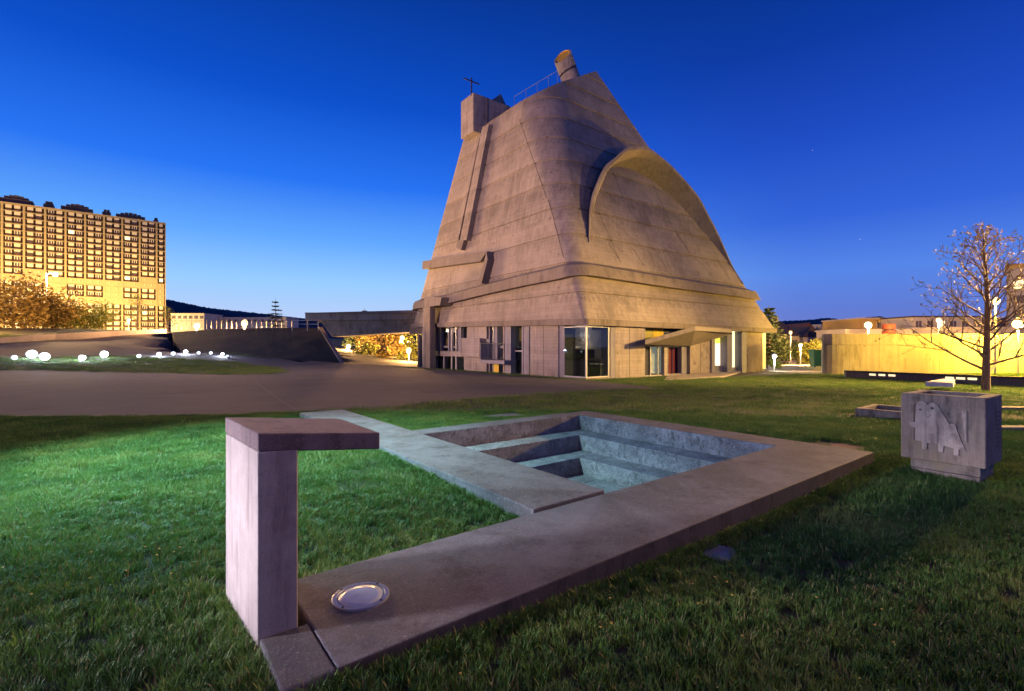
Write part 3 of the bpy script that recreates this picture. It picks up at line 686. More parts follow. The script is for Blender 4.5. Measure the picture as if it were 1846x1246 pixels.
# left face, from the near corner to the far end
lbox('wall', 956, 1006, GB, None, CH_WALL)
lbox('mullion', 1005.5, 1007.5, -.8, None, CH_FIN, WL+.05, .6)
v6, v16 = vl(1006), vl(1016)
MB().box((WL+.1,v16,-.75),(WL+1.2,v6-.01,3.2)).build('window_jamb', CH_FIN, cr)
lbox('sill', 1014, 1057, GB, -.62, CH_WALL, WL-.02, .5)
rbox('sill', 1057, 1100, GB, -.62, CH_WALL, WR-.02, .5)
MB().box((WL+.10,WR+.16,-.6),(WL+.12,vl(1016),3.0)).build('window_glass', GLASS, cr, label='corner window pane on the left face')
MB().box((WL+.16,WR+.10,-.6),(ur(1098),WR+.12,2.98)).build('window_glass', GLASS, cr, label='corner window pane on the right face')
MB().box((WL+.06,WR+.06,-.62),(WL+.16,WR+.16,3.02)).build('mullion', FRAME, cr)
for za in (-.62, 2.93):
    MB().box((WL+.07,WR+.165,za),(WL+.13,vl(1016),za+.07)).build('window_frame', FRAME, cr)
    MB().box((WL+.165,WR+.07,za),(ur(1099),WR+.13,za+.07)).build('window_frame', FRAME, cr)
MB().box((ur(1097.5),WR+.05,-.62),(ur(1099.5),WR+.15,2.98)).build('mullion', FRAME, cr)
# things seen inside the corner room: a pale altar block on a low dais
MB().box((2.2,2.6,-.72),(4.2,2.75,.6)).build('dais_panel', mat('inner_panel', (.13,.14,.18), .5), cr)
MB().box((2.0,3.6,-.7),(4.6,3.9,1.35)).build('dark_screen', mat('dark_screen', (.05,.04,.07), .6), cr)
rbox('window_jamb', 1100.5, 1109, GB, None, CH_FIN, WR+.02, .9)
rbox('wall', 1109, 1161.5, GB, None, CH_WALL)
rbox('panel_seam', 1134.6, 1135.4, -.9, None, SEAM, WR-.006, .05)
lbox('panel_seam', 979.5, 980.3, -.8, None, SEAM, WL-.006, .05)
# left face continued: fins and windows
lbox('fin', 943.5, 953.5, GB, None, CH_FIN, WL+.05, 1.1)
lbox('mullion', 940.5, 943, -.8, None, CH_FIN, WL+.0, .2)
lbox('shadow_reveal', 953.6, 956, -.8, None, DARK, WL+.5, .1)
lbox('window_glass', 921.5, 940.5, -.7, None, GLASS, WL+.5, .02)
lbox('ceiling_panel', 923, 941, zl(930,613,2.5), zl(930,588,2.5), OLIVE, 2.5, .1)
lbox('crossbar', 921.5, 940.5, zl(930,632), zl(930,630), FRAME, WL+.45, .1)
lbox('door', 922, 935, -.72, zl(930,648), mat('black_door', (.006,.006,.008), .5), WL+.7, .06)
lbox('exit_sign', 921.5, 924.5, zl(922,648.5), zl(922,646.5), mat('exit_sign', (.1,.6,.5), .5, emit=(.2,.9,.8), es=.8), WL+.55, .05)
lbox('pier', 909.5, 921, GB, None, CH_FIN, WL+.02, .9)
lbox('mullion', 906.8, 909.2, GB, None, CH_WALL, WL-.02, .3)
for a, b in ((877,883),(889.5,896.5)): lbox('fin', a, b, GB, None, CH_FIN, WL+.25, .7)
lbox('mullion', 888.2, 889.3, -.7, None, FRAME, WL+.15, .1)
lbox('window_glass', 877, 907, -.7, None, GLASS, WL+.95, .02)
lbox('door_panel', 889.6, 899, -.72, zl(893,647), YEL, WL+.2, .05, label='yellow door panel under the balcony')
lbox('wall', 842, 877, zl(860,609), None, CH_WALL)
lbox('wall_block', 831.5, 864.5, zl(848,641), zl(848,608.5), CH_WALL, WL-.45, .6, .02)
lbox('wall', 836.5, 877, GB, zl(850,641)-.002, CH_WALL, WL, .3)
# balcony
bz = zl(885,642,WL-1.0)
lbox('balcony_slab', 865, 909, bz-.55, bz-.25, CH_FIN, WL-1.0, 1.2)
va, vb = vl(866, WL-1.0), vl(908.5, WL-1.0)
m = MB(); m.box((WL-1.0,va-.03,bz-.25),(WL+.3,va+.03,bz+1.25)); m.build('balcony_side', CH_FIN, cr)
m = MB()
for k in range(9):
    v_ = va+(vb-va)*k/8; m.box((WL-.99,v_-.015,bz-.25),(WL-.96,v_+.015,bz+1.15))
m.box((WL-1.0,vb-.02,bz+1.12),(WL-.95,va,bz+1.17)); m.box((WL-1.0,vb-.02,bz-.12),(WL-.97,va,bz-.09)); m.build('balcony_railing', DARKM, cr)
# two storey window group at the left
zf0, zf1 = zl(800,640), zl(800,631)
lbox('floor_band', 785, 831.4, zf0, zf1, CH_WALL, WL, .3)
for a, b in ((785,795),(809,813.5),(822,831)): lbox('fin', a, b, zf1+.002, None, CH_FIN, WL+.3, .6)
for a in (807.5, 813.8, 821): lbox('mullion', a, a+1.3, zf1, None, FRAME, WL+.1, .12)
lbox('window_glass', 785, 842, zf1, None, GLASS, WL+.6, .02)
lbox('mid_panel', 815, 821, zl(818,597), zl(818,589), ROOM, WL+.2, .05)
lbox('window_sill', 831.4, 842, zl(836,609), zl(836,609)+.08, CH_WALL, WL, .3)
lbox('window_glass', 785, 836, GB, zf0, GLASS, WL+.3, .02)
for a in (799, 813, 821): lbox('mullion', a, a+1.6, GB, zf0-.002, FRAME, WL+.1, .12)
for a, b in ((787,797),(826,836)): lbox('fin', a, b, GB, zf0-.003, CH_FIN, WL+.5, .5)
lbox('wall', 776.5, 785, GB, None, CH_WALL, WL, .6)
# far part of the left face and downpipe column
lbox('mullion', 760.8, 762, GB, None, FRAME, WL+.1, .15)
lbox('wall', 738, 761, zl(750,600), None, CH_BAND, WL+.5, .3)
lbox('curtain_glass', 755, 761, GB, zl(750,601), GLASS, WL+.5, .02)
tc_ = hitU(770,540,-.9)
def pbox(x0, x1, y0, y1, u, dep, name, mt): 
    v0, v1 = sorted((vl(x0,u), vl(x1,u))); za, zb = sorted((zl(.5*(x0+x1),y0,u), zl(.5*(x0+x1),y1,u))); return MB().box((u,v0,za),(u+dep,v1,zb)).build(name, mt, cr, bevel=.02)
pbox(764.5,775,670,536,-.9,.6,'downpipe_column',CH_BAND)
pbox(762.3,764.3,670,552,-.8,.3,'downpipe_column',CH_WALL)
c4 = [(765,533),(796,534),(793,548),(765,552)]; i4 = [hitU(x,y,-.95) for x,y in c4]; MB().hexa([p+Vector((1.3,0,0)) for p in i4]+i4).build('downpipe_head', CH_BAND, cr)
# right face
zr0 = lambda px, py: zr(px, py)
rbox('wall', 1161.5, 1163, GB, None, CH_FIN, WR+.01, 1.6)
rbox('inner_panel', 1163, 1178, zr(1170,613,1.2), None, OLIVE, 1.2, .06); rbox('inner_panel', 1178.3, 1196, zr(1185,613,1.2), None, YEL, 1.2, .06)
rbox('upper_glass', 1195, 1275, zr(1220,616,1.3), None, BLUEP, 1.3, .06)
rbox('lobby_glass', 1173, 1197, -.95, zr(1185,624), glass('lobby_glass', (.75,.8,.8)), WR+.5, .02)
rbox('lobby_glow', 1171, 1199, -.95, zr(1185,624), mat('lobby_glow_wall', (.5,.52,.5), .5, var=.5, scale=1.2, emit=(.85,.9,.75), es=.32), WR+2.0, .05)  # lobby brightness put into this back wall as weak emission
for a in (1172.5,1186,1196): rbox('mullion', a, a+1.2, -.95, zr(1185,623), FRAME, WR+.45, .1)
rbox('pier', 1163, 1172, GB, zr(1185,623), DARK, WR+.6, .1)
rbox('pier', 1197.5, 1203.5, GB, zr(1185,624), CH_WALL, WR+.2, .3)
rbox('door', 1204, 1222, -.95, zr(1210,625), REDP, WR+.9, .08, label='dark red entrance door leaf')
for a in (1204, 1211.5, 1218, 1222): rbox('door_stile', a, a+1.4, -.95, zr(1210,625), mat('door_stile', (.02,.02,.10), .5), WR+.84, .06)
rbox('door_glass', 1222, 1229, -.95, zr(1210,625), BLUEP, WR+.9, .05)
rbox('pier', 1229, 1244, GB, zr(1236,623), CH_FIN, WR+.3, .4)
rbox('lintel', 1163, 1244, zr(1210,623), zr(1210,623)+.12, CH_FIN, WR+.2, 1.0)
rbox('wall', 1244, 1283, GB, None, concrete('wall_concrete_worn', (.40,.34,.29), (.09,.075,.06), big=.4, streak=2, zs=.3, fine=10, amount=.95, pits=1.6, bump=.02))
rbox('panel_seam', 1262.5, 1263.2, -1, None, SEAM, WR-.006, .05)
rbox('fin', 1283.2, 1289, GB, None, CH_FIN, WR-.15, .9)
PINKY = mat('lit_room_pale', (.8,.7,.6), .5, emit=(1,.80,.55), es=1.5)
zw = lambda y: zr(1297, y)
rbox('lit_window', 1289.2, 1304, zw(658), zw(617), PINKY, WR+.6, .05); rbox('lit_window', 1289.2, 1304, zw(616.5), None, mat('lit_yellow', (.8,.8,.2), .5, emit=(.95,.82,.10), es=1.1), WR+.6, .05)
rbox('window_base', 1289.2, 1304, GB, zw(658.5), CH_FIN, WR+.4, .2)
rbox('pier', 1304.2, 1311, GB, None, CH_FIN, WR+.3, .8); rbox('pier', 1311.2, 1320, GB, None, CH_FIN, WR-.1, .8)
rbox('lit_window', 1320.2, 1330.5, zr(1325,661), None, LITW, WR+.6, .05); rbox('window_base', 1320.2, 1330.5, GB, zr(1325,661.5), CH_FIN, WR+.4, .2)
rbox('pier', 1330.7, 1337, GB, None, DARK, WR+.5, .6); rbox('pier', 1337.2, 1346, GB, None, CH_FIN, WR-.1, .8)
rbox('wall', 1346.2, 1375, GB, None, CH_STAIN)
MB().box((ur(1375)+.02, WR+.5, GB), (27.0, WR+.8, 2.93)).build('lit_window', mat('end_wall_glow', (.8,.8,.2), .5, emit=(1,.80,.16), es=.95), cr, label='end bay of the right face with its yellow lamplight put in as glow')  # lamplit end wall, its light put in as emission
MB().box((26.9,1.2,GB),(27.2,26,2.93)).build('wall', CH_WALL, cr); MB().box((.6,26.9,GB),(27,27.2,2.93)).build('wall', CH_WALL, cr)
# canopy over the entrance
q1 = hitV(1163,619,-1.0); q2 = hitV(1253,594,-2.6); q3 = hitV(1320,598,-1.2); q4 = hitV(1245,622,.34); q5 = Vector((ur(1320),.34,q3.z-.05)); q1b = Vector((ur(1166),.34,q1.z-.05))
tp = [q1, q2, q3, q5, Vector((q4.x,.34,q4.z)), q1b]
m = MB(); n = len(tp); lo = [Vector((p.x,p.y,p.z-.0)) for p in tp]; hi = [Vector((p.x,p.y,p.z+.32)) for p in tp]
m.add([tuple(p) for p in lo+hi], [(0,5,4),(0,4,1),(1,4,3),(1,3,2),(6,10,11),(6,7,10),(7,9,10),(7,8,9)]+[(i,(i+1)%n,n+(i+1)%n,n+i) for i in range(n)])
m.build('canopy', concrete('canopy_concrete', (.22,.195,.18), (.10,.09,.09), big=.5, streak=3, zs=.2, fine=9, amount=.7, bump=.01), cr)
il = lamp((0,0,0), 330, (1,.75,.6), .4, 'room_fill'); il.parent = cr; il.location = (4.5,4.6,2.4)  # added fill so the corner glazing does not go black
# paving in front of the door
ent = MB().prism([(ur(1195),-.1),(ur(1335,-.1),-.1),(ur(1290,-2.5),-3.2),(ur(1170,-2),-3.2)], -.95, -.72)
ent.build('entrance_paving', mat('paving', (.30,.26,.24), .8, var=.2, scale=2), cr)
# ------------------------------------------------------------------ embankment and footbridge
def Pz(px, py, Z): return P(px, py, Z)
cres = [Pz(310,597,61), Pz(380,592,61), Pz(440,590,60.5), Pz(510,589,60), Pz(577,589,59.5)]; base = [Pz(330,642,46.5), Pz(400,640,47.5), Pz(470,645,48.5), Pz(550,650,49.5), Pz(618,654,50.5)]
back = [Vector((p.x*1.24, p.y*1.24, p.z)) for p in cres]; 
n = 5; vs = []
for L_ in (base, cres, back): vs += L_
vs += [Vector((p.x, p.y, -3)) for p in base]+[Vector((p.x, p.y, -3)) for p in back]; vs[-1].x = -.3505*vs[-1].y
fs = []
for i in range(4): fs += [(i,i+1,n+i+1,n+i),(n+i,n+i+1,2*n+i+1,2*n+i),(2*n+i,2*n+i+1,4*n+i+1,4*n+i),(3*n+i+1,3*n+i,i,i+1)]
fs += [(4,9,14,19,18),(0,15,20,10,5)]
fs[-2] = (4,9,14,24,19)
fs = [f for f in fs if not (all(i < 2*n for i in f))]
def seg_(L_, t): t = t*(len(L_)-1); i = min(len(L_)-2, int(t)); return L_[i].lerp(L_[i+1], t-i)
NI, NJ = 60, 14; k0 = len(vs)
for i in range(NI+1):
    for j in range(NJ+1):
        p = seg_(base, i/NI).lerp(seg_(cres, i/NI), j/NJ); inner = 1 if 0 < i < NI and 0 < j < NJ else 0
        vs.append(p+Vector((0,0,inner*(.08*noise.noise(p*.5)+.03*noise.noise(p*1.7)))))
for i in range(NI):
    for j in range(NJ): a_ = k0+i*(NJ+1)+j; fs.append((a_, a_+NJ+1, a_+NJ+2, a_+1))
mesh_obj('embankment', [tuple(v) for v in vs], fs, DIRTG, smooth=True, kind='structure', label='dark turfed embankment under the end of the footbridge')
# retaining edge along its right end
e0, e1_, e2_ = Pz(618,654,50.4), Pz(574,590,59.4), Pz(566,590,59.4)
ew = MB(); pa = [base[4], cres[4]+Vector((0,0,.05))]
qa, qb = base[4], cres[4]
ew.hexa([qa+Vector((-.15,-.1,-.9)), qa+Vector((.15,.05,-.9)), qb+Vector((.15,.4,-.9)), qb+Vector((-.15,-.05,-.9)), qa+Vector((-.15,-.1,.12)), qa+Vector((.15,.05,.12)), qb+Vector((.15,.4,.12)), qb+Vector((-.15,-.05,.12))])
ew.build('retaining_wall', BRIDGE, label='thin sloping concrete wall closing the embankment under the footbridge', cat='wall')
br = empty('footbridge', (0,0,0), 0, 'concrete footbridge from the embankment to the left side of the church', 'footbridge')
Zb = 57
b0, b1 = Pz(550,562,Zb), Pz(752,557,Zb+.5); bb0 = Pz(550,576,Zb); bb1 = Pz(752,574,Zb+.5)
MB().hexa([bb0, bb1, bb1+Vector((0,.3,0)), bb0+Vector((0,.3,0)), b0, b1, b1+Vector((0,.3,0)), b0+Vector((0,.3,0))]).build('parapet', BRIDGE, br, bevel=.02)
f0, f1 = Pz(573,575,Zb), Pz(752,574,Zb+.5); g0, g1 = Pz(598,605,Zb+1), Pz(752,596,Zb+1.5)
g0a = Pz(573,592,Zb+.6)
MB().hexa([g0, g1, g1+Vector((0,3,0)), g0+Vector((0,3,0)), f0+Vector((0,.5,0)), f1+Vector((0,.5,0)), f1+Vector((0,4,0)), f0+Vector((0,4,0))]).build('beam', BRIDGE, br)
MB().box((f0.x, Zb+.9, f0.z-.05), (f1.x, Zb+4, f0.z+.12)).build('deck', BRIDGE, br)
MB().box((b0.x, Zb+4, bb0.z), (b1.x, Zb+4.3, b0.z)).build('parapet', BRIDGE, br)
MB().box((b0.x-.02, Zb-.04, b0.z-.07), (b1.x, Zb+.34, b0.z+.03)).build('coping', CH_BAND, br)
gt_ = empty('bridge_gate', Pz(560,590,58), 0, 'low steel barrier at the left end of the footbridge', 'barrier')
m = MB(); s0 = gt_.location
for dx in (-2.2,-.4,.9): m.tube((dx,0,-.3),(dx,0,1.0),.05,.05,6)
m.tube((-2.2,0,.95),(-.4,0,.95),.04,.04,6); m.tube((-2.2,0,.5),(.9,0,.5),.04,.04,6); m.tube((.9,0,1.0),(1.2,0,1.35),.07,.07,6)
m.build('barrier_frame', GREYM, gt_)
# railing along the crest, 300..525
rl = empty('crest_railing', Pz(300,592,61), 0, 'long thin steel railing along the top of the embankment', 'railing')
s0 = rl.location; npst = 26; pv = None; bars = MB()
for i in range(npst):
    px = 300+(526-300)*i/(npst-1); p = Pz(px, 591, 60.8)-s0; q = Pz(px, 576.5, 60.8)-s0
    MB().tube(p, q, .022,.022,5).build('railing_post', DARKM, rl)
    if pv: bars.tube(pv, q, .016,.016,5)
    pv = q
bars.build('top_rail', DARKM, rl)
# low crest wall left
cw = []; 
for px, yb, yt, Z in ((-300,628,618,33),(-120,622,612,36),(0,618,606.5,40),(100,611,600,48),(200,604,595,55),(300,597.5,591,62)): cw.append((Pz(px,yb+4,Z), Pz(px,yt,Z)))
vs = []; fs = []
for a, b in cw: vs += [a, b, b+Vector((-.2,.35,0)), a+Vector((-.2,.35,0))]
for i in range(len(cw)-1):
    for k in range(4): fs.append((i*4+k, i*4+(k+1)%4, i*4+4+(k+1)%4, i*4+4+k))
fs += [(0,1,2,3), (len(vs)-4,len(vs)-1,len(vs)-2,len(vs)-3)]
mesh_obj('crest_wall', [tuple(v) for v in vs], fs, concrete('crest_wall_concrete', (.14,.12,.15), (.06,.05,.06), fine=10, amount=.6), label='long low dark wall along the top of the asphalt ramp', cat='wall')

# ------------------------------------------------------------------ apartment block
az0 = Vector((-176.5,246,8)); azl = Vector((-222.8,208,8)); dirv = (azl-az0); LEN = dirv.length; dirn = dirv.normalized(); rz = math.atan2(dirn.y, dirn.x)
ab = empty('apartment_block', az0, rz, 'twenty storey cream apartment slab with loggia grid and roof huts', 'apartment building')
# local: x along the facade to picture-left, facade plane y=0 facing +y? choose sign so that outward is towards camera
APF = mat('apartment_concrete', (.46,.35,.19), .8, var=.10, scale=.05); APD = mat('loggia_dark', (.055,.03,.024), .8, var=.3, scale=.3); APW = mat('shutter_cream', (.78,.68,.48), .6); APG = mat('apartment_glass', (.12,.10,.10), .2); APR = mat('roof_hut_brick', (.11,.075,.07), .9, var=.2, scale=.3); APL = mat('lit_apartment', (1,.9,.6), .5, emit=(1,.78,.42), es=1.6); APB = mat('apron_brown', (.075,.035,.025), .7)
sgn = 1 if Vector((-math.sin(rz), math.cos(rz), 0)).dot(-az0) > 0 else -1   # outward direction in local y
H_ = 55.7; NF = 20; fh = H_/NF; BW = (LEN-3.2)/8.0/1.0
endw = 3.4; nb = 13; bw = (LEN-endw)/8.35
TOT = endw+bw*nb
def abox(m, x0, x1, y0, y1, z0, z1, mi=0): return m.box((x0, min(sgn*y0, sgn*y1), z0), (x1, max(sgn*y0, sgn*y1), z1), mi)
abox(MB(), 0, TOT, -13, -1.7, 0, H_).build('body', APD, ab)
abox(MB(), -.35, 0.0, -13.2, .1, 0, H_+.5).build('end_wall', APF, ab)
abox(MB(), -.35, TOT, -13.2, .15, H_, H_+.6).build('parapet', APF, ab)
m = MB()
for f_ in range(NF+1): abox(m, 0, TOT, -1.7, .02, f_*fh-.10, f_*fh+.10)
m.build('floor_edges', APF, ab, kind='stuff')
bays = [(0, endw)]+[(endw+i*bw, endw+(i+1)*bw) for i in range(nb)]
m = MB()
for i, (a, b) in enumerate(bays): abox(m, b-.36, b+.36, -1.7, .06, 0, H_)
m.build('cross_walls', APF, ab, kind='stuff')
def winmesh(kind, wd):
    m = MB(); h0, h1 = 1.05, fh-.25
    if kind == 'shut': abox(m, 0, wd, -.3, -.05, h0, h1, 0)
    if kind == 'half': abox(m, 0, wd, -.3, -.05, (h0+h1)/2, h1, 0); abox(m, 0, wd, -.32, -.2, h0, (h0+h1)/2, 1); 
    if kind == 'open':
        abox(m, 0, wd, -.34, -.28, h0, h1, 1)
        for x0, x1 in ((0,.22),(wd*.5-.12,wd*.5+.12),(wd-.22,wd)): abox(m, x0, x1, -.28, -.12, h0, h1, 0)
        abox(m, .2, wd-.2, -.28, -.14, h1-.2, h1, 0)
    if kind == 'lit': abox(m, 0, wd, -.3, -.05, h0, h1, 3)
    if kind != 'flat': abox(m, 0, wd, -.32, -.0, .16, h0-.04, 2)
    return m
rw = random.Random(3); protos = {}
def window(kind, wd, x, z, asobj=True):
    key = (kind, round(wd, 2))
    if key not in protos:
        protos[key] = winmesh(kind, wd); o = protos[key].build('window', [APW, APG, APB, APL], ab); protos[key] = o; o.location = (x, 0, z); return o
    return dup(protos[key], loc=(x, 0, z), parent=ab)
rest = MB(); cnt = 0
for bi, (a, b) in enumerate(bays):
    for f_ in range(NF-1, -1, -1):
        z = f_*fh; solid = (f_ in (8,9) and bi in (1,)) or (f_ == 8) or (f_ in (5,) ) or (f_ in (6,7) and bi in (0,3,6)) or (f_ == 9 and bi in (7,))
        half = (b-a-.6); wds = [(a+.35+.75, half/2-1.15), (a+.35+half/2+.38, half/2-1.15)] if bi else [(a+.9, endw-2.0)]
        if solid:
            if bi <= 10: abox(MB(), a+.36, b-.36, -.9, -.36, z+.10, z+fh-.10).build('wall_panel', APF, ab)
        for wx, wl in wds:
            if solid:
                k = 'flat'
            else: k = rw.choices(['shut','half','open','lit'], [.60,.12,.26,.02])[0]
            if bi <= 9 and cnt < 290:
                if k == 'flat': 
                    if rw.random() < .92:
                        key = 'small'
                        if key not in protos:
                            mm = MB(); abox(mm, .4, wl-.9, -.34, -.24, 1.3, fh-.5, 1); abox(mm, .9, 1.05, -.34, -.2, 1.3, fh-.5, 0); o = mm.build('window', [APW, APG, APB, APL], ab); protos[key] = o; o.location = (wx, 0, z)
                        else: dup(protos[key], loc=(wx, 0, z), parent=ab)
                        cnt += 1
                else: window(k, wl, wx, z); cnt += 1
            elif k != 'flat':
                q = winmesh(k, wl); rest.add([(x+wx, y, zz_+z) for x, y, zz_ in q.v], q.f); rest.m[-len(q.f):] = q.m
rest.build('window_rows', [APW, APG, APB, APL], ab, kind='stuff')
# roof huts: groups with curved tops and square chimneys
def hut(x0, x1, h, lumps):
    h *= .8
    m = MB(); abox(m, x0, x1, -9, -2, H_+.6, H_+.6+h*.55)
    n = lumps
    for i in range(n):
        a = x0+(x1-x0)*(.14+.72*i/n); b = a+(x1-x0)*.72/n*.9; hh = h*(.75+.25*math.sin(math.pi*(i+.5)/n)); abox(m, a, b, -8, -3, H_+.6+h*.5, H_+.6+hh)
    return m.build('roof_hut', APR, ab)
pxx = lambda px: max(0, (lambda s: ((az0.x-s*az0.y)/(s*dirn.y-dirn.x)))((px-W2)/F))
for a, b, h, l in ((286,278,3.2,1),(262,209,4.2,5),(200,184,4.4,2),(167,109,5.0,5),(96,77,4.6,2),(58,-5,5.2,5),(-40,-60,4.6,2),(-80,-150,5,5)): hut(pxx(a), pxx(b), h, l)

# ------------------------------------------------------------------ hills
def hill(name, prof, Z, label):
    vs = []; fs = []; n = 0; rr_ = random.Random(5)
    dense = []
    for (x0, y0), (x1, y1) in zip(prof, prof[1:]):
        k = max(2, int(abs(x1-x0)/2.2))
        for j in range(k): dense.append((x0+(x1-x0)*j/k, y0+(y1-y0)*j/k))
    dense.append(prof[-1]); rows_ = [(0,1.0),(-60,.93),(-160,.7),(-280,.35),(-420,-.05)]
    for px, py in dense:
        p = P(px, py, Z); h = p.z+5+(rr_.random()-.5)*Z*.0016
        for dy, fr in rows_: vs.append((p.x*(1+dy/Z), p.y+dy, -8+(h+3)*fr+(noise.noise(Vector((p.x*.02, dy*.02, 0)))*Z*.004 if dy else 0)))
        vs.append((p.x, p.y+300, -9)); 
    k = len(rows_)+1; order = [5,0,1,2,3,4]
    for i in range(len(dense)-1):
        for a, b in zip(order, order[1:]): fs.append((i*k+a, (i+1)*k+a, (i+1)*k+b, i*k+b))
    return mesh_obj(name, vs, fs, HILL, kind='structure', smooth=True, label=label)
hill('wooded_hill', [(150,560),(230,545),(298,537),(326,543),(376,553),(421,558),(460,562),(520,569),(560,574),(640,578),(760,582),(900,585)], 1400, 'dark wooded hill behind the apartment block')
hill('distant_hill', [(1200,590),(1330,582),(1398,577),(1455,575),(1494,571),(1525,576),(1545,577),(1600,574),(1700,572),(1850,570),(2100,568)], 1300, 'dark wooded ridge behind the houses on the right')

# ------------------------------------------------------------------ long wall at right
zw0 = lambda Z, py: CH+(HY-py)*Z/F
def wpt(px, Z): return ((px-W2)/F*Z, Z)
wp = [wpt(1496,56),wpt(1487,50),wpt(1482,47.2),wpt(1481,46.5),wpt(1483,45.9),wpt(1488,45.5),wpt(1497,45.2),wpt(1512,45.05),wpt(1535,45.0),wpt(1700,44.9), wpt(1900,44.6), wpt(2200,44.2)]
zt1, zt0, zm = zw0(45.4,600), -1.9, zw0(45.4,620)
yw = empty('long_wall', (wp[5][0], wp[5][1], -1), 0, 'long pale concrete wall with rounded left end glowing yellow under street lamps', 'wall')
def ribbon(pl_, z0, z1, th, name, mt, par, off=(0,0,0), **k):
    n = len(pl_); vs = []; fs = []
    for i, (x, y) in enumerate(pl_):
        a = pl_[max(0,i-1)]; b = pl_[min(n-1,i+1)]; t = Vector((b[0]-a[0], b[1]-a[1])).normalized(); nn = Vector((-t.y, t.x))
        vs += [(x-off[0], y-off[1], z0-off[2]), (x-off[0], y-off[1], z1-off[2]), (x+nn.x*th-off[0], y+nn.y*th-off[1], z1-off[2]), (x+nn.x*th-off[0], y+nn.y*th-off[1], z0-off[2])]
    for i in range(n-1):
        for q in range(4): fs.append((i*4+q, i*4+(q+1)%4, i*4+4+(q+1)%4, i*4+4+q))
    fs += [(0,1,2,3), tuple((n-1)*4+q for q in (3,2,1,0))]
    return mesh_obj(name, vs, fs, mt, par, **k)
def resamp(pl_, a, b, k=14):
    seg = [0]; 
    for p, q in zip(pl_, pl_[1:]): seg.append(seg[-1]+math.hypot(q[0]-p[0], q[1]-p[1]))
    return [(float(np.interp(t, seg, [p[0] for p in pl_])), float(np.interp(t, seg, [p[1] for p in pl_]))) for t in np.linspace(a, b, k)], seg[-1]
_, WLn = resamp(wp, 0, 1)
cuts = [0, 4.2, 6.6]+[6.6+5.55*i for i in range(1, 9)]; cuts = [c for c in cuts if c < WLn-1]+[WLn]
for a, b in zip(cuts, cuts[1:]):
    q, _ = resamp(wp, a+.012, b-.012)
    ribbon(q, zt0, zm-.015, .35, 'wall_panel', YWALL, yw, yw.location)
for a, b in zip(cuts[::2], cuts[2::2]+([WLn] if len(cuts) % 2 == 0 else [])):
    q, _ = resamp(wp, a+.012, b-.012); ribbon(q, zm+.015, zt1, .35, 'wall_panel', YWALL, yw, yw.location)
q, _ = resamp(wp, 0, WLn, 40); ribbon([(x, y+.03) for x, y in q], zt0, zt1-.03, .25, 'wall_core', CH_BAND, yw, yw.location)
# low dark wall with lit slots
lw = empty('low_slotted_wall', P(1525,676,39), 0, 'long dark low wall with small lit slots crossing the right lawn', 'low wall')
a0, a1 = P(1525,675,39), P(2000,702,25.5); t0_, t1_ = P(1525,666,39), P(2000,683.5,25.5)
d = Vector((.2,.5,0)); MB().hexa([Vector(q)-lw.location for q in (a0-Vector((0,0,.5)), a1-Vector((0,0,.5)), a1+d-Vector((0,0,.5)), a0+d-Vector((0,0,.5)), t0_-Vector((0,0,.12)), t1_-Vector((0,0,.12)), t1_+d-Vector((0,0,.12)), t0_+d-Vector((0,0,.12)))]).build('wall', CH_BAND, lw)
MB().hexa([Vector(q)-lw.location for q in (t0_-Vector((.05,.12,.118)), t1_-Vector((.05,.12,.118)), t1_+d*1.2-Vector((0,0,.118)), t0_+d*1.2-Vector((0,0,.118)), t0_-Vector((.05,.12,0)), t1_-Vector((.05,.12,0)), t1_+d*1.2, t0_+d*1.2)]).build('coping', mat('dark_coping', (.06,.05,.045), .8, var=.2), lw)
for px in (1573,1590,1608,1712,1732,1753):
    s = (px-W2)/F; # intersect with wall line
    D = a1-a0; t = (s*a0.y-a0.x)/(D.x-s*D.y); p = a0+D*t; tpz = (t0_+(t1_-t0_)*t).z
    ln = D.normalized()*.22; c = Vector((p.x, p.y, tpz-.24))-Vector((.02,.04,0))-lw.location
    MB().hexa([c-ln-Vector((0,0,.07)), c+ln-Vector((0,0,.07)), c+ln+Vector((0,.06,-.07)), c-ln+Vector((0,.06,-.07)), c-ln+Vector((0,0,.07)), c+ln+Vector((0,0,.07)), c+ln+Vector((0,.06,.07)), c-ln+Vector((0,.06,.07))]).build('lit_slot', mat('lit_slot', (1,.9,.6), .5, emit=(1,.85,.45), es=1.3) if px == 1573 else bpy.data.materials['lit_slot'], lw)

# ------------------------------------------------------------------ street lamps
def street_lamp(px, py, Z, power, label, col=SODIUM, r=.3, pole=True, mt=None, arm=0, lit_pole=False, base=None, spread=.2):
    p = P(px, py, Z); g = tz(p.x, p.y) if base is None else base
    r *= .78
    e = empty('street_lamp', (p.x+arm, p.y, g), 0, label, 'street lamp', 'street lamps')
    h = p.z-g
    MB().tube((0,0,-.3), (0,0,h+.1), .10, .06, 10).build('pole', GREYM, e)
    if arm: MB().tube((0,0,h+.05), (-arm,0,h+.12), .05, .04, 8).build('arm', GREYM, e)
    hx = -arm
    MB().lathe([(.001,r*.78),(r*.3,r*.74),(r*.34,r*.62)], 14, (hx,0,h+.25)).build('lamp_hood', GREYM, e, smooth=True)
    MB().lathe([(.001,-r),(r*.5,-r*.87),(r*.87,-r*.5),(r,0),(r*.87,r*.5),(r*.5,r*.87),(.001,r)], 16, (hx,0,h)).build('lamp_globe', mt or LAMP_W, e, smooth=True)
    if power:
        l = lamp((e.location.x+hx, e.location.y-.2, g+h-r-.25), power, col, spread, 'lamp_light', parent=e)
    return e
KW = 1000
street_lamp(355,585,63, 34*KW, 'brilliant street lamp on the crest, left of the two bright ones', r=.44)
street_lamp(441,580,63, 34*KW, 'brilliant street lamp on the crest nearest the footbridge', r=.50)
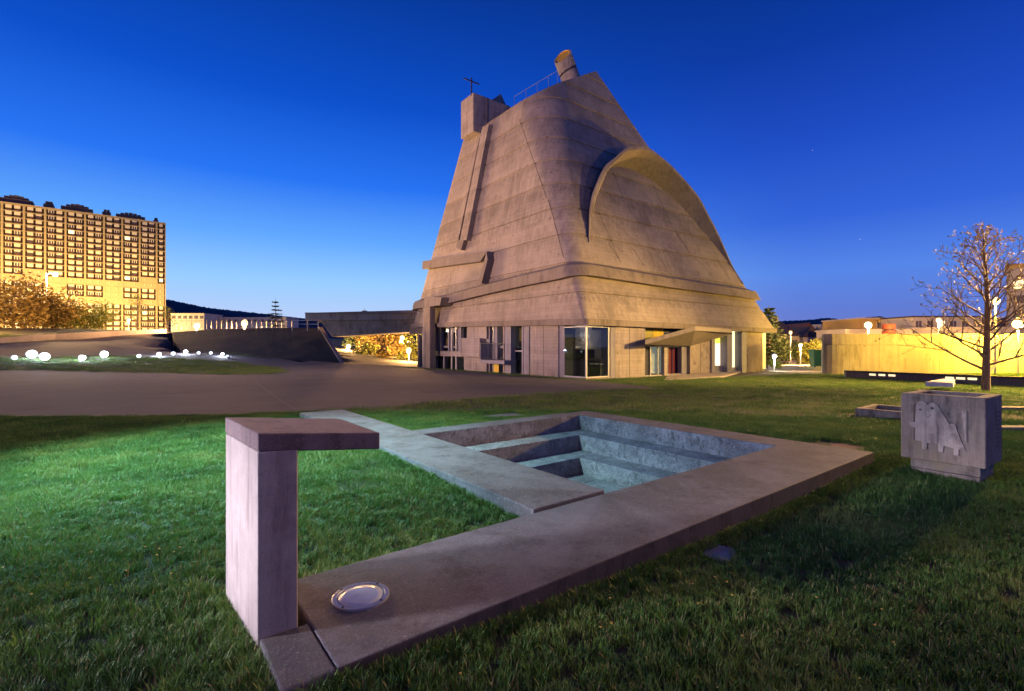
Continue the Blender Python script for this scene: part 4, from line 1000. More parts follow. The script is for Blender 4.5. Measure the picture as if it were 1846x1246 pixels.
street_lamp(128,550,178, 250*KW, 'bright lamp in front of the apartment block beside the tree', r=1.7, base=8, col=APC)
street_lamp(-40,560,165, 230*KW, 'added unseen street lamp before the apartment block beyond the left edge', r=.6, base=8, col=APC)  # added to brighten the facade, stands out of frame
street_lamp(30,574,170, 200*KW, 'added lamp hidden behind the bushy tree to light the apartment block', r=.6, base=8, col=APC)  # added out of sight for light on the lower facade
street_lamp(232,574,205, 190*KW, 'small added lamp at the foot of the apartment block by its right end', r=.6, base=8, col=APC)  # invented lamp lifting the right end of the block
street_lamp(-70,540,50, 12*KW, 'added unseen lamp beyond the left edge lighting the bushy trees', r=.3)  # added out of frame to light the tree crowns
street_lamp(100,492,70, 40*KW, 'tall slim lamp post in front of the apartment block with the lamp on an arm', r=.45, arm=-1.3, col=(1,.66,.3))
street_lamp(628,622,85, 30*KW, 'low street lamp seen under the footbridge, left one', r=.5)
street_lamp(725,607,80, 26*KW, 'upper of the two street lamps seen under the footbridge by the church', r=.5)
street_lamp(737,629,72, 16*KW, 'lower of the two street lamps seen under the footbridge by the church', r=.5)
street_lamp(1443,620,60, 9*KW, 'small street lamp among the houses between church and long wall', r=.28)
street_lamp(1565,584,62, 45*KW, 'bright street lamp rising behind the left part of the long wall', r=.55)
street_lamp(1692,575,70, 20*KW, 'small street lamp behind the middle of the long wall', r=.4)
street_lamp(1794,540,42.8, 16*KW, 'tall bright street lamp seen through the branches of the bare tree', r=.42, col=YELC)
street_lamp(1835,582,43, 17*KW, 'street lamp at the right edge close before the long wall', r=.5, col=YELC)
street_lamp(1396,640,54, 1.5*KW, 'small white garden lamp at the right corner of the church', col=(1,.95,.8), r=.3, mt=LAMP_C)
# floods beyond the frame: church washes plus added unseen fills elsewhere
def flood(loc, aim, power, col, label, ang=70, blend=.8, r=.3):
    e = empty('unseen_flood', (loc[0], loc[1], tz(loc[0], loc[1])), 0, label, 'flood light', 'flood lights beside the lawn')
    h = loc[2]-e.location.z; MB().tube((0,0,-.3),(0,0,h-.35),.06,.05,8).build('pole', GREYM, e)
    d = (Vector(aim)-Vector(loc)).normalized(); MB().tube(Vector((0,0,h))-d*.35, Vector((0,0,h))-d*.05, .10, .2, 12).build('lamp_head', DARKM, e)
    lamp(loc, power, col, r, 'flood_beam', 'SPOT', e, aim, ang, blend); return e
flood((-7.9,6.0,6.4), (-4.3,7.3,-.1), 17*KW, (.48,.90,.95), 'added unseen cyan flood on a tall pole left of the lawn', 68, 1.0, .5)  # stands in for torch light on the grass; flood and pole are added
flood((-9.6,.4,2.2), (-1.75,3.05,.5), 11*KW, (.95,.86,1.0), 'added unseen white flood aimed at the concrete post', 15, 1.0, .5)  # added narrow beam whitening the left face of the post
flood((-15,2.5,4.2), (2.2,7.5,-.6), 7.5*KW, (.46,.62,1.0), 'added unseen blue flood far left of the pool', 34, 1.0, 1.1)  # added beam for the basin walls and steps
flood((-40,12,6.5), (-2,42,14), 112*KW, (1,.57,.43), 'warm flood light washing the left side of the church', 50, .7, 2.2)
flood((34,6,6.0), (13,42,9), 9*KW, (1,.60,.38), 'weak warm flood light washing the right side of the church', 70, .9, .8)
flood((2.5,-4.5,10), (2,6,0), .95*KW, (1,.60,.50), 'added warm fill light behind the viewer', 110, 1.0, 1.2)  # added foreground fill, no lamp known there
flood((31,25,7.5), (15,25,-.5), 78*KW, (1,.58,.16), 'added unseen yellow flood beyond the right edge of the lawn', 120, 1.0, .6)  # added to warm the right lawn towards olive
flood((48,26,6.5), (31.5,45,1), 60*KW, YELC, 'added unseen yellow flood beyond the right edge facing the long wall', 30, 1.0, .6)  # added beam brightening the rounded left end of the wall
# white ground floods on the grass island
GS = .52
gpx = [(26,643.7,.34,0),(57.6,640.7,.62,1),(80.4,644.3,.60,1),(148,644.3,.42,1),(188,639,.55,1),(250.6,640.7,.34,0),(286.7,636,.32,1),(312.5,635.5,.34,0),(334.6,632,.34,1),(358,633.4,.30,0),(379.9,634,.28,0),(401,635.5,.27,1),(409.6,638.6,.24,0)]
gord = ['first from the left edge','second from the left, one of the large pair','third from the left, one of the large pair','fourth from the left, medium','fifth from the left, large','sixth from the left, on its own','seventh from the left','eighth from the left','ninth from the left, highest','tenth from the left','eleventh from the left','twelfth from the left','last on the right, smallest']
for (px, py, r, lit), od in zip(gpx, gord):
    r *= GS
    g = TH(px, py+4); e = empty('ground_light', g, 0, 'white ground floodlight on the grass island, '+od, 'ground light', 'row of white ground lights')
    dd = (Vector((0,0,1.6))-g).normalized()+Vector((0,0,.35)); dd.normalize(); c = Vector((0,0,r*.75+.04))
    MB().tube(c-dd*.25, c, r*.45, r*.95, 16).build('housing', DARKM, e)
    vs = []
    m = MB(); a_ = dd.orthogonal().normalized(); b2 = dd.cross(a_); k = 18
    rings = [(.9,.0),(.75,.12),(.45,.2),(.001,.24)]
    for fr, up in rings: m.v += [tuple(c+(a_*math.cos(2*math.pi*i/k)+b2*math.sin(2*math.pi*i/k))*r*fr+dd*(up*r+.01)) for i in range(k)]
    for j in range(3):
        for i in range(k): m.f.append((j*k+i, j*k+(i+1)%k, (j+1)*k+(i+1)%k, (j+1)*k+i)); m.m.append(0)
    m.build('lens', LAMP_C, e, smooth=True)
    MB().tube((0,0,-.1),(0,0,.12),.06,.06,8).build('stem', DARKM, e)
    if lit: lamp(tuple(g+c+dd*(.3*r+.15)), 300, (.75,.85,1), .15, parent=e)

# ------------------------------------------------------------------ trees
def leaf_cloud(rn, n, fn, size, flat=.5):
    vs = []; fs = []
    for i in range(n):
        c = fn(rn); s = size*(.6+.8*rn.random()); a = Vector((rn.gauss(0,1), rn.gauss(0,1), rn.gauss(0,1)*flat)).normalized(); b = a.orthogonal().normalized(); th = rn.random()*6.28
        b = (b*math.cos(th)+a.cross(b)*math.sin(th)); k = len(vs); vs += [c-a*s, c+b*s*.5, c+a*s, c-b*s*.5]; fs.append((k,k+1,k+2,k+3))
    m = MB(); m.add(vs, fs); return m
def branchy(rn, p, d, L_, r, depth, m, tips, up=.12, kids=4, spread=.8, sides=6):
    n = 4; pts_ = [p]; dd = d.copy(); q = p.copy()
    for i in range(n):
        dd = (dd+Vector((rn.gauss(0,.10), rn.gauss(0,.10), rn.gauss(0,.07)+up*.4))).normalized(); q2 = q+dd*L_/n
        m.tube(q, q2, r*(1-.75*i/n), r*(1-.75*(i+1)/n), sides, cap=False); q = q2; pts_.append(q)
    if depth == 0: tips.append((pts_, dd)); return
    for k in range(kids):
        t = .25+.75*(k+rn.random()*.6)/kids; i = min(n-1, int(t*n)); b = pts_[i].lerp(pts_[i+1], t*n-i)
        az = k*2.4+rn.random()*1.2; s = dd.orthogonal().normalized(); s2 = dd.cross(s); side = s*math.cos(az)+s2*math.sin(az)
        nd_ = (dd*(1-spread*.55)+side*spread*.8+Vector((0,0,up))).normalized()
        branchy(rn, b, nd_, L_*(.62-.25*t+.1*rn.random()), r*(.55-.25*t)+.002, depth-1, m, tips, up, max(2, kids-(1 if depth < 2 else 0)), spread, max(3, sides-1))
    tips.append((pts_[-2:], dd))
def broad_tree(name, loc, h, cr_, mt, seed, label, n=2600, leaf=.22, trunk=.22, group=None, flat=.9, cb=.3):
    rn = random.Random(seed); e = empty(name, loc, 0, label, 'tree', group); m = MB(); tips = []
    m.tube((0,0,-.4),(0,0,h*cb),trunk*1.2,trunk*.9,8)
    for k in range(6):
        az = k*1.05+rn.random(); branchy(rn, Vector((0,0,h*cb*(.8+.05*k))), Vector((math.cos(az)*.7, math.sin(az)*.7, .8)).normalized(), h*.45, trunk*.5, 1, m, tips, .1, 3)
    m.build('trunk', BARK, e)
    lumps = []
    for i in range(16):
        a = rn.random()*6.28; zz_ = rn.uniform(h*cb, h*.92); rad = cr_*math.sqrt(max(.05, 1-((zz_-h*.55)/(h*.5))**2))*rn.uniform(.3,.85)
        lumps.append((Vector((math.cos(a)*rad, math.sin(a)*rad, zz_)), cr_*rn.uniform(.28,.5)))
    def fn(r_):
        c, s = r_.choice(lumps); v = Vector((r_.gauss(0,1), r_.gauss(0,1), r_.gauss(0,.8))).normalized()*s*r_.random()**.4; return c+v
    leaf_cloud(rn, n, fn, leaf).build('crown', mt, e); return e
def conifer(loc, h, rad, seed, label, tiers=16, name='conifer'):
    rn = random.Random(seed); e = empty(name, loc, 0, label, 'tree'); MB().tube((0,0,-.5),(0,0,h),.25,.03,8).build('trunk', BARK, e); m = MB(); lf = []
    for t in range(tiers):
        f_ = t/tiers; z_ = h*(.12+.86*f_); rr2 = rad*(1-f_)**.8+.15
        for k in range(8):
            az = k*.785+t*.5+rn.random()*.4; L2 = rr2*rn.uniform(.65,1.1); tip = Vector((math.cos(az)*L2, math.sin(az)*L2, z_-L2*.12+.25*f_)); root = Vector((0,0,z_))
            m.tube(root, tip, .03, .01, 3, cap=False)
            for j in range(9):
                s = .15+.85*(j+rn.random())/9; lf.append(root.lerp(tip, s))
    m.build('branches', BARK, e); it = iter(lf*1)
    leaf_cloud(rn, len(lf)*3, lambda r_: r_.choice(lf)+Vector((r_.gauss(0,.12), r_.gauss(0,.12), r_.gauss(0,.06))), .26, .25).build('crown', LEAFY, e); return e
def at(px, Z, z=None): x = (px-W2)/F*Z; return (x, Z, tz(x, Z) if z is None else z)
# left trees before the apartments
broad_tree('broadleaf_tree', at(25,62,3), 6.6, 6.4, LEAFO, 11, 'wide bushy tree at the left edge before the apartment block', 11000, .17)
broad_tree('broadleaf_tree', at(-120,58,3), 7, 6, LEAFO, 12, 'bushy tree beyond the left edge of the lawn', 3000, .3)
broad_tree('broadleaf_tree', at(150,70,3), 5.0, 4.6, LEAFG, 13, 'low yellow lit tree under the bright lamp by the apartments', 7000, .15)
broad_tree('broadleaf_tree', at(95,66,3), 5.2, 4.2, LEAFO, 19, 'low tree between the slim lamp post and the bright lamp', 6000, .15)
def slim_tree(loc, h, rad, seed, label, n=700, mt=LEAFG):
    rn = random.Random(seed); e = empty('birch_tree', loc, 0, label, 'tree', 'slim trees before the apartment block'); m = MB(); tips = []
    m.tube((0,0,-.3),(0,0,h*.3),.12,.1,6); 
    p = Vector((0,0,h*.2))
    m.tube((0,0,h*.3),(.1,0,h),.1,.02,6)
    for k in range(16):
        f_ = .18+.8*k/16; az = k*2.4; L2 = rad*(1.15-f_); branchy(rn, Vector((0,0,h*f_)), Vector((math.cos(az)*.7, math.sin(az)*.7, .75)).normalized(), L2*1.3, .035, 1, m, tips, .15, 3)
    m.build('trunk', BARK, e); leaf_cloud(rn, n, lambda r_: (lambda tp_: tp_[0][-1].lerp(tp_[0][0], r_.random())+Vector((r_.gauss(0,.2), r_.gauss(0,.2), r_.gauss(0,.2))))(r_.choice(tips)), .10).build('crown', mt, e); return e
slim_tree(at(247,85,3), 7.5, 2.6, 21, 'slim sparse tree before the middle of the apartment block base', 900)
slim_tree(at(303,88,3), 5.6, 1.8, 22, 'slim sparse tree at the right corner of the apartment block', 500)
# beyond the bridge
for i, (px, Z, h, rr2, mt_, lb, n_, nm) in enumerate([(655,92,7.0,4.2,LEAFY,'dark bushy tree under the left part of the footbridge',2600,'broadleaf_tree'),
    (685,86,6.6,4.6,LEAFO,'large orange lit tree in the middle of the view under the footbridge',4200,'broadleaf_tree'),(712,97,7.0,4.0,LEAFO,'brown tree behind the lamps under the footbridge',2600,'broadleaf_tree'),
    (735,78,3.2,2.6,LEAFG,'low yellow green bush under the lamps beside the church',1800,'broadleaf_tree'),(668,80,3.0,2.6,LEAFG,'low lit bush on the lower lawn under the footbridge',1500,'broadleaf_tree'),(755,84,6.0,3.0,LEAFG,'yellow lit tree close to the far left corner of the church',1600,'broadleaf_tree'),(706,76,2.8,2.2,LEAFO,'small orange bush on the lower lawn under the footbridge',1400,'broadleaf_tree')]):
    broad_tree(nm, at(px,Z,-1), h, rr2, mt_, 40+i, lb, n_, .2, .16)
conifer(at(657,120,-1), 12.0, 3.6, 61, 'dark cypress rising behind the footbridge', 14)
conifer(at(497,150,3), 13.5, 4.0, 62, 'small dark conifer on the skyline left of the footbridge', 10)
conifer(at(1386,66,-1.5), 8.6, 3.4, 63, 'dark cedar behind the right corner of the church', 16, 'cedar_tree')
for i, (px, Z, h, rr2, mt_, lb, n_) in enumerate([(1400,72,4.2,2.6,LEAFY,'dark green bush at the foot of the cedar',1700),(1418,80,3.4,2.6,LEAFY,'dark spreading bush left of the small street lamp',1400),(1436,90,3.6,1.9,LEAFG,'yellow lit round bush under the small street lamp',1200),
      (1470,64,4.2,1.9,LEAFG,'yellow green tree against the left end of the long wall',2200),(1453,66,2.2,1.0,LEAFG,'small yellow shrub near the green bin',700),(1397,58,1.6,.8,LEAFG,'tiny lit shrub beside the white garden lamp',500)]):
    broad_tree('broadleaf_tree', at(px,Z,-1.3), h, rr2, mt_, 80+i, lb, n_, .18, .1)
# the bare spring tree at right
rt_ = TH(1777,704); e = empty('bare_tree', rt_, 0, 'young tree in first leaf standing alone behind the planter', 'tree')
rn = random.Random(17); m = MB(); tips = []; Ht = 8.7; sway = []
q = Vector((0,0,-.2)); tr = []
for i in range(12):
    f_ = i/11; tr.append(Vector((.10*math.sin(f_*5), .06*math.sin(f_*7), -.2+Ht*.93*f_)))
for i in range(11): m.tube(tr[i], tr[i+1], .17*(1-i/11.5)**.8+.008, .17*(1-(i+1)/11.5)**.8+.008, 9, cap=False)
for k in range(36):
    f_ = .12+.83*(k/36)**.9; i = f_*11; b = tr[int(i)].lerp(tr[min(11,int(i)+1)], i-int(i)); az = k*2.39996+rn.random()*.5
    L2 = 3.5*(1-f_)**.72*rn.uniform(.8,1.05)+.4; el = .28+.75*f_+rn.uniform(-.06,.08)
    branchy(rn, b, Vector((math.cos(az)*math.cos(el), math.sin(az)*math.cos(el), math.sin(el))), L2,     .060*(1-f_)+.016, 2 if L2 > .9 else 1, m, tips, .10, 4, .75, 5)
m.build('trunk', BARK, e)
leaf_cloud(rn, 8000, lambda r_: (lambda tp_: tp_[0][-1].lerp(tp_[0][-2], r_.random()*1.3)+Vector((r_.gauss(0,.03), r_.gauss(0,.03), r_.gauss(0,.03))))(r_.choice(tips)), .038).build('crown', mat('spring_leaf', (.26,.20,.05), .7, var=.35, scale=4), e)

# ------------------------------------------------------------------ houses right and behind
WALLC = mat('house_wall', (.42,.38,.30), .85, var=.12, scale=.4); WALLY = mat('house_wall_ochre', (.55,.36,.10), .85, var=.08, scale=.4); WALLP = mat('house_wall_pale', (.55,.50,.42), .85, var=.1, scale=.4); ROOFT = mat('roof_tiles', (.13,.06,.045), .85, var=.25, scale=1.2); ROOFD = mat('roof_slate', (.06,.05,.055), .8, var=.2, scale=1.5)
def house(px0, px1, pyt, Z, dep, label, wm, rm=None, rh=0, wins=3, rows_=1, base=-3, yaw=0, chim=0, hip=False, litw=()):
    a, b = P(px0, pyt, Z), P(px1, pyt, Z); wd = b.x-a.x; h = a.z-base
    e = empty('house', (a.x, Z, base), yaw, label, 'house', 'houses beyond the long wall'); MB().box((0,0,0),(wd,dep,h)).build('wall', wm, e)
    if rh:
        ov = .35; m = MB()
        if hip: m.add([(-ov,-ov,h),(wd+ov,-ov,h),(wd+ov,dep+ov,h),(-ov,dep+ov,h),(wd*.3,dep/2,h+rh),(wd*.7,dep/2,h+rh)],[(0,1,5,4),(1,2,5),(2,3,4,5),(3,0,4),(3,2,1,0)])
        else: m.add([(-ov,-ov,h),(wd+ov,-ov,h),(wd+ov,dep+ov,h),(-ov,dep+ov,h),(wd/2,-ov,h+rh),(wd/2,dep+ov,h+rh)],[(0,4,5,3),(4,1,2,5),(0,1,4),(3,5,2),(0,3,2,1)])
        rf = m.build('roof', rm, e)
        for k in range(chim): MB().box((wd*.25+k*wd*.4,dep*.4,h+rh*.4),(wd*.25+k*wd*.4+.7,dep*.4+.7,h+rh+1)).build('chimney', wm, rf)
    else: MB().box((-.2,-.2,h),(wd+.2,dep+.2,h+.25)).build('roof', rm or wm, e)
    for r_ in range(rows_):
        for k in range(wins):
            x = wd*(k+.5)/wins-.55; z = h-1.9-3*r_; lit = (k, r_) in litw
            fr = MB().box((x-.1,-.08,z-.1),(x+1.2,.02,z+1.3)).build('window', WALLP, e); MB().box((x,-.10,z),(x+1.1,-.02,z+1.2)).build('pane', APL if lit else APG, fr)
            if not lit: MB().box((x+.52,-.12,z),(x+.58,-.09,z+1.2)).build('glazing_bar', WALLP, fr)
    return e
house(1405,1441,604,96,9,'dark roofed house left of the lamp between church and wall', WALLC, ROOFD, 3.2, 2, 2, hip=True, chim=1)
house(1441,1474,599,118,9,'gabled pale house behind the small lamp', WALLC, ROOFT, 2.6, 2, 1)
house(1448,1474,606,100,6,'low house with small gable left of the long wall', WALLP, ROOFD, 2.2, 1, 1)
house(1464,1515,592,135,10,'flat grey building with roof box left of the yellow houses', WALLC, None, 0, 4, 1)
house(1481,1493,584,136,5,'small box house on top of the flat grey building', WALLP, None, 0, 1, 1)
house(1517,1545,586,110,9,'pale flat roofed house left of the bright lamp behind the wall', WALLP, None, 0, 2, 1)
house(1550,1645,573,100,12,'long ochre flat roofed house with white cornice behind the wall', WALLY, WALLP, 0, 4, 1)
house(1524,1645,594,84,8,'low cream building directly behind the long wall', WALLP, None, 0, 5, 1)
house(1645,1770,570,92,12,'pale flat roofed building behind the bare tree', WALLP, ROOFD, 0, 6, 1, litw=((2,0),))
house(1700,1850,590,80,8,'low cream building behind the right part of the long wall', WALLP, None, 0, 6, 1)
house(1560,1612,577,160,9,'grey gabled roof rising behind the ochre house', WALLC, ROOFD, 1.6, 3, 1)
e = empty('tower_block', P(1815,482,105)+Vector((0,0,-16)), 0, 'tall cream building cut by the right edge of the picture', 'apartment building'); e.rotation_euler = (0,0,-.79)
MB().box((0,0,-6),(24,14,16)).build('wall', WALLP, e); MB().box((-.3,-.3,16),(24.3,14.3,16.8)).build('parapet', WALLY, e)
for r_ in range(4):
    for k in range(6): fr = MB().box((1.0+k*3.7,-.08,11.5-3.2*r_),(3.2+k*3.7,.02,13.2-3.2*r_)).build('window', APG if (k+r_) % 3 else APL, e)
# red round cistern on the roofs
cz = P(1602,592,78); e = empty('round_tank', (cz.x, cz.y, cz.z-2), 0, 'red brown round tank with two rings on a roof behind the long wall', 'tank')
redm = mat('tank_red', (.32,.07,.03), .7, var=.15)
MB().lathe([(.001,.9),(.85,.9),(.9,1.0),(.9,1.75),(.85,1.8),(.001,1.8)],24).build('ring', redm, e); MB().lathe([(.001,2.0),(.85,2.0),(.9,2.05),(.9,2.8),(.85,2.85),(.001,2.85)],24).build('ring', redm, e); MB().lathe([(.6,-.5),(.6,2.1)],20).build('core', DARKM, e)
# buildings on the left skyline beyond the crest
for i, (a, b, t_y, Z, lb) in enumerate([(308,368,564,190,'long cream building behind the left bright crest lamp'),(372,515,571,200,'long low cream building on the skyline behind the two crest lamps')]):
    house(a, b, t_y, Z, 12, lb, WALLP, None, 0, 6 if i == 0 else 12, 1, base=3)
house(600,660,622,110,6,'bright low building seen under the footbridge behind the lamp', WALLP, None, 0, 8, 1, base=-3)
# road with pavement, bin, post at the gap
rd = [at(1385,58,-1.02), at(1530,58,-1.02), at(1570,90,-1.3), at(1380,90,-1.3)]
mesh_obj('road', [(x, y, z+.25) for x, y, z in rd]+[(x, y, z-.5) for x, y, z in rd], [(0,1,2,3),(0,4,5,1),(1,5,6,2),(2,6,7,3),(3,7,4,0)], concrete('road_surface', (.30,.27,.24), (.15,.13,.12), fine=8), kind='structure', label='lit road between the church and the long wall')
e = empty('waste_bin', at(1473,57,-.9), 0, 'dark green waste container at the left end of the long wall', 'bin'); GRN = mat('bin_green', (.02,.10,.05), .5)
MB().hexa([(-.55,-.4,.15),(.55,-.4,.15),(.55,.4,.15),(-.55,.4,.15),(-.68,-.5,1.9),(.68,-.5,1.9),(.68,.5,1.9),(-.68,.5,1.9)]).build('body', GRN, e); MB().box((-.7,-.55,1.9),(.7,.55,2.1)).build('lid', GRN, e)
for sx in (-.5,.5): MB().tube((sx,-.45,.08),(sx,-.37,.08),.08,.08,10).build('wheel', DARKM, e)
e = empty('sign_post', at(1425,64,-1), 0, 'thin pale post standing at the roadside left of the small lamp', 'post'); MB().tube((0,0,-.3),(0,0,4.6),.06,.05,8).build('pole', FRAME, e); MB().box((-.2,-.03,4.2),(.2,.03,4.6)).build('cap', FRAME, e)

# ------------------------------------------------------------------ grass
def grass_mat(name, c0, c1, c2):
    m = bpy.data.materials.new(name); m.use_nodes = True; t = m.node_tree; b = t.nodes['Principled BSDF']; b.inputs['Roughness'].default_value = .55; b.inputs['Specular IOR Level'].default_value = .35
    oi = t.nodes.new('ShaderNodeObjectInfo'); r = t.nodes.new('ShaderNodeValToRGB'); e = r.color_ramp.elements; e[0].color = (*c0,1); e[1].color = (*c2,1); x = e.new(.55); x.color = (*c1,1)
    g = t.nodes.new('ShaderNodeNewGeometry'); n = t.nodes.new('ShaderNodeTexNoise'); n.inputs['Scale'].default_value = .9; n.inputs['Detail'].default_value = 4; t.links.new(g.outputs['Position'], n.inputs['Vector'])
    ma = t.nodes.new('ShaderNodeMath'); ma.operation = 'MULTIPLY_ADD'; t.links.new(oi.outputs['Random'], ma.inputs[0]); ma.inputs[1].default_value = .35; 
    mr_ = t.nodes.new('ShaderNodeMapRange'); mr_.inputs[1].default_value = .3; mr_.inputs[2].default_value = .7; mr_.inputs[3].default_value = 0; mr_.inputs[4].default_value = .65; t.links.new(n.outputs[0], mr_.inputs[0]); t.links.new(mr_.outputs[0], ma.inputs[2])
    t.links.new(ma.outputs[0], r.inputs[0]); t.links.new(r.outputs[0], b.inputs['Base Color'])
    tr = t.nodes.new('ShaderNodeBsdfTranslucent'); t.links.new(r.outputs[0], tr.inputs[0]); ms = t.nodes.new('ShaderNodeMixShader'); ms.inputs[0].default_value = .3
    t.links.new(b.outputs[0], ms.inputs[1]); t.links.new(tr.outputs[0], ms.inputs[2]); t.links.new(ms.outputs[0], t.nodes['Material Output'].inputs[0]); return m
GR = grass_mat('grass_blades', (.024,.068,.013), (.080,.175,.028), (.20,.23,.055)); CLV = grass_mat('clover_leaves', (.03,.10,.03), (.05,.14,.04), (.08,.17,.05)); DRY = mat('dry_blades', (.30,.24,.10), .8)
def clump(seed, nbl, rad, h, dry=.08, clover=0):
    rn = random.Random(seed); m = MB()
    for i in range(nbl):
        a = rn.random()*6.28; r_ = rad*math.sqrt(rn.random()); x, y = r_*math.cos(a), r_*math.sin(a); hh = h*rn.uniform(.5,1.15); wv = rn.uniform(.0018,.0034)*(h/.06)**.3
        la = a+rn.gauss(0,.9); ln = hh*rn.uniform(.15,.75); dx, dy = math.cos(la)*ln, math.sin(la)*ln; px_, py_ = -math.sin(la)*wv, math.cos(la)*wv
        m.add([(x-px_,y-py_,-.01),(x+px_,y+py_,-.01),(x+dx*.35+px_*.8,y+dy*.35+py_*.8,hh*.6),(x+dx*.35-px_*.8,y+dy*.35-py_*.8,hh*.6),(x+dx,y+dy,hh)], [(0,1,2,3),(3,2,4)], 1 if rn.random() < dry else 0)
    for i in range(clover):
        a = rn.random()*6.28; r_ = rad*math.sqrt(rn.random())*1.1; x, y = r_*math.cos(a), r_*math.sin(a); z = h*rn.uniform(.35,.7); s = rn.uniform(.006,.011)
        for k in range(3):
            t = a+k*2.094; cx2, cy2 = x+math.cos(t)*s, y+math.sin(t)*s; m.add([(x,y,z),(cx2+math.cos(t+1.2)*s*.6,cy2+math.sin(t+1.2)*s*.6,z+.003),(cx2+math.cos(t)*s*.6,cy2+math.sin(t)*s*.6,z+.001),(cx2+math.cos(t-1.2)*s*.6,cy2+math.sin(t-1.2)*s*.6,z+.003)], [(0,1,2,3)], 2)
    me = bpy.data.meshes.new('grass_clump'); me.from_pydata(m.v, [], m.f)
    for q in (GR, DRY, CLV): me.materials.append(q)
    me.polygons.foreach_set('material_index', m.m); me.update(); return me
def scatter(name, XY, Zs, scl, clumps, seed, label):
    rn = np.random.default_rng(seed); n = len(XY); me = bpy.data.meshes.new(name); me.from_pydata([(float(x), float(y), float(z)) for (x, y), z in zip(XY, Zs)], [], [])
    a = me.attributes.new('scl', 'FLOAT', 'POINT'); a.data.foreach_set('value', np.array(scl, dtype=np.float32))
    a = me.attributes.new('rot', 'FLOAT_VECTOR', 'POINT'); rv = np.c_[rn.normal(0,.10,n), rn.normal(0,.10,n), rn.random(n)*6.283].astype(np.float32); a.data.foreach_set('vector', rv.ravel())
    a = me.attributes.new('var', 'INT', 'POINT'); a.data.foreach_set('value', rn.integers(0, len(clumps), n).astype(np.int32))
    o = bpy.data.objects.new(name, me); COL.objects.link(o); tag(o, label, kind='stuff')
    ng = bpy.data.node_groups.new(name+'_scatter', 'GeometryNodeTree'); ng.interface.new_socket('Geometry', in_out='INPUT', socket_type='NodeSocketGeometry'); ng.interface.new_socket('Geometry', in_out='OUTPUT', socket_type='NodeSocketGeometry')
    N = ng.nodes; L = ng.links; gi = N.new('NodeGroupInput'); go = N.new('NodeGroupOutput'); jn = N.new('GeometryNodeJoinGeometry')
    def attr(nm, dt): q = N.new('GeometryNodeInputNamedAttribute'); q.data_type = dt; q.inputs['Name'].default_value = nm; return [s for s in q.outputs if s.enabled][0]
    vr = attr('var','INT'); sc = attr('scl','FLOAT'); rt2 = attr('rot','FLOAT_VECTOR'); e2r = N.new('FunctionNodeEulerToRotation'); L.new(rt2, e2r.inputs[0])
    for i, me2 in enumerate(clumps):
        ob = bpy.data.objects.new('grass_clump', me2); oi = N.new('GeometryNodeObjectInfo'); oi.inputs['Object'].default_value = ob; oi.inputs['As Instance'].default_value = True
        cp = N.new('FunctionNodeCompare'); cp.data_type = 'INT'; cp.operation = 'EQUAL'; L.new(vr, [s for s in cp.inputs if s.enabled][0]); [s for s in cp.inputs if s.enabled][1].default_value = i
        ip = N.new('GeometryNodeInstanceOnPoints'); L.new(gi.outputs[0], ip.inputs['Points']); L.new(cp.outputs[0], ip.inputs['Selection']); L.new(oi.outputs['Geometry'], ip.inputs['Instance']); L.new(e2r.outputs[0], ip.inputs['Rotation']); L.new(sc, ip.inputs['Scale']); L.new(ip.outputs[0], jn.inputs[0])
    L.new(jn.outputs[0], go.inputs[0]); md = o.modifiers.new('scatter', 'NODES'); md.node_group = ng; return o
keep_out = [quad(-3.46,-1.12,4.83,.02), quad(-.98,-.1,.06,8.57), quad(-.1,-.1,4.84,4.88), quad(-3.48,-.7,-3.2,.13)]
plq = [tuple((Matrix.Rotation(pang,3,'Z')@Vector(p)+Vector((6.18,6.31,0)))[:2]) for p in ((.05,.05,0),(.8,.05,0),(.8,.82,0),(.05,.82,0))]
keep_out += [plq, quad(4.84,-.67,6.2,.1), [G(x,y,-.2)[:2] for x,y in ((1238,992),(1262,972),(1330,988),(1312,1012))], [G(x,y,-.06)[:2] for x,y in ((868,748),(925,742),(950,747),(890,753))]]
ngr = np.random.default_rng(4)
def band(Z0, Z1, dens, smin, smax, wide=1.10, extra=None):
    area = wide*(Z1*Z1-Z0*Z0); n = int(area*dens); Y = np.sqrt(ngr.random(n)*(Z1*Z1-Z0*Z0)+Z0*Z0); X = (ngr.random(n)*2-1)*wide*Y
    ok = ~(insv(X, Y, asph) & ~insv(X, Y, isle))
    for q in keep_out: ok &= ~insv(X, Y, q)
    if Z1 > 30:
        u = .8*(X-5.07)+.6*(Y-33); v = -.6*(X-5.07)+.8*(Y-33); ok &= ~((u > .1) & (u < 28) & (v > .1) & (v < 28)); ok &= ~((Y > 44.3)&(X > 26)); ok &= ~((X < -9)&(Y > 46)&(insv(X,Y,[tuple(p[:2]) for p in base]+[tuple(p[:2]) for p in back[::-1]])))
        ok &= ~((u > 10) & (u < 24) & (v > -3.4) & (v < .2) & (u-(v*-.0) > 11))
    X, Y = X[ok], Y[ok]; Zs = terr(X, Y)
    pn = np.array([noise.noise(Vector((x*.7, y*.7, 1)))*.6+noise.noise(Vector((x*2.3, y*2.3, 5)))*.4 for x, y in zip(X, Y)]); s = (smin+(smax-smin)*(ngr.random(len(X))*.5+.5*np.clip(pn+.5,0,1)))
    return np.c_[X, Y], Zs, s
near = [clump(i, 34, .060, .075, .07, 3 if i % 2 else 0) for i in range(4)]+[clump(9, 26, .05, .055, .03, 12)]
mid = [clump(20+i, 60, .15, .075, .05, 6) for i in range(3)]
far_ = [clump(30+i, 70, .40, .10, .06) for i in range(3)]
for q in mid: pass
XY, Zs, s = band(1.1, 5.5, 300, .55, 1.15); scatter('grass', XY, Zs, s, near, 1, 'thick lawn grass nearest the camera')
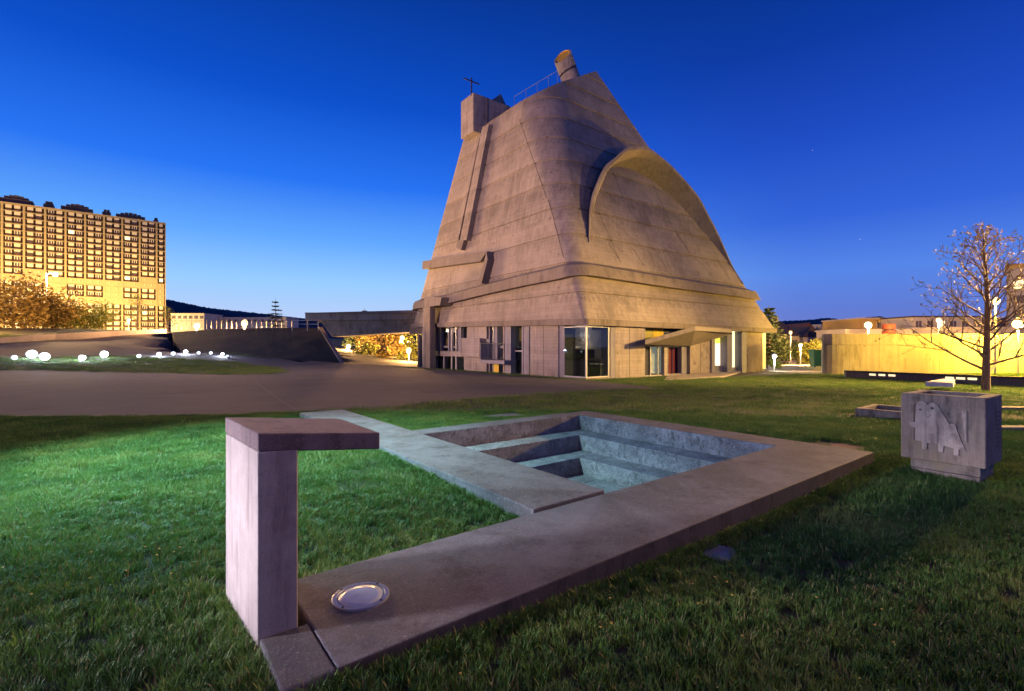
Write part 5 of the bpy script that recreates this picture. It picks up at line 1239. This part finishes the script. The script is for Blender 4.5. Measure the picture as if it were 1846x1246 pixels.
XY, Zs, s = band(5.5, 12.5, 110, .6, 1.15); scatter('grass', XY, Zs, s, mid, 2, 'lawn grass around the basin')
XY, Zs, s = band(12.5, 50, 11, .6, 1.0); scatter('grass', XY, Zs, s, far_, 3, 'distant lawn grass up to the church')
fq = []
def edge(p0, q0, p1, q1, side, n_):
    for i in range(n_):
        t = ngr.random(); d = side*(.02+.07*ngr.random()); p = p0+(p1-p0)*t+(d if q0 != q1 else 0); q = q0+(q1-q0)*t+(d if q0 == q1 else 0); v = PQ(p, q); fq.append((v.x, v.y))
edge(-3.4,-1.11,4.8,-1.11,-1,560); edge(-3.1,0,-.97,0,1,150); edge(-.97,0.1,-.97,8.4,-1,380); edge(.05,4.95,.05,8.4,1,130); edge(.2,4.86,4.8,4.86,1,150); edge(4.82,-1,4.82,4.8,1,240); edge(-3.46,-1.1,-3.46,.12,-1,90)
for a_ in range(90):
    t = ngr.random()*4; k_ = int(t); c1_ = Vector(plq[k_]); c2_ = Vector(plq[(k_+1) % 4]); c_ = c1_.lerp(c2_, t-k_); m_ = sum((Vector(x) for x in plq), Vector((0,0)))/4; c_ = c_+(c_-m_).normalized()*.05; fq.append((c_.x, c_.y))
fq = np.array(fq); scatter('grass', fq, terr(fq[:,0], fq[:,1]), ngr.random(len(fq))*.55+.65, near, 5, 'taller grass fringe along the edges of the concrete')
# yellow flower heads
fl = MB(); rn = random.Random(8)
spots = []
for i in range(40):
    c = rn.choice([(-3.1,3.0),(-2.6,3.9),(-1.9,4.3),(-3.6,3.4),(.2,2.6),(.9,3.0),(1.4,3.4),(-4.5,4.2),(2.4,3.0)]); spots.append((c[0]+rn.gauss(0,.25), c[1]+rn.gauss(0,.25)))
for x, y in spots:
    if any(inside((x, y), q) for q in keep_out): continue
    z = tz(x, y); h = rn.uniform(.05,.09); fl.tube((x,y,z),(x,y,z+h),.0012,.0012,4,1); fl.lathe([(.002,0),(.007,.004),(.008,.008),(.001,.011)],8,(x,y,z+h),0)
fl.build('dandelions', [mat('petal_yellow', (.38,.24,.04), .7), CLV], label='tiny yellow flower heads scattered in the near grass', kind='stuff')
SC.render.engine = 'CYCLES'
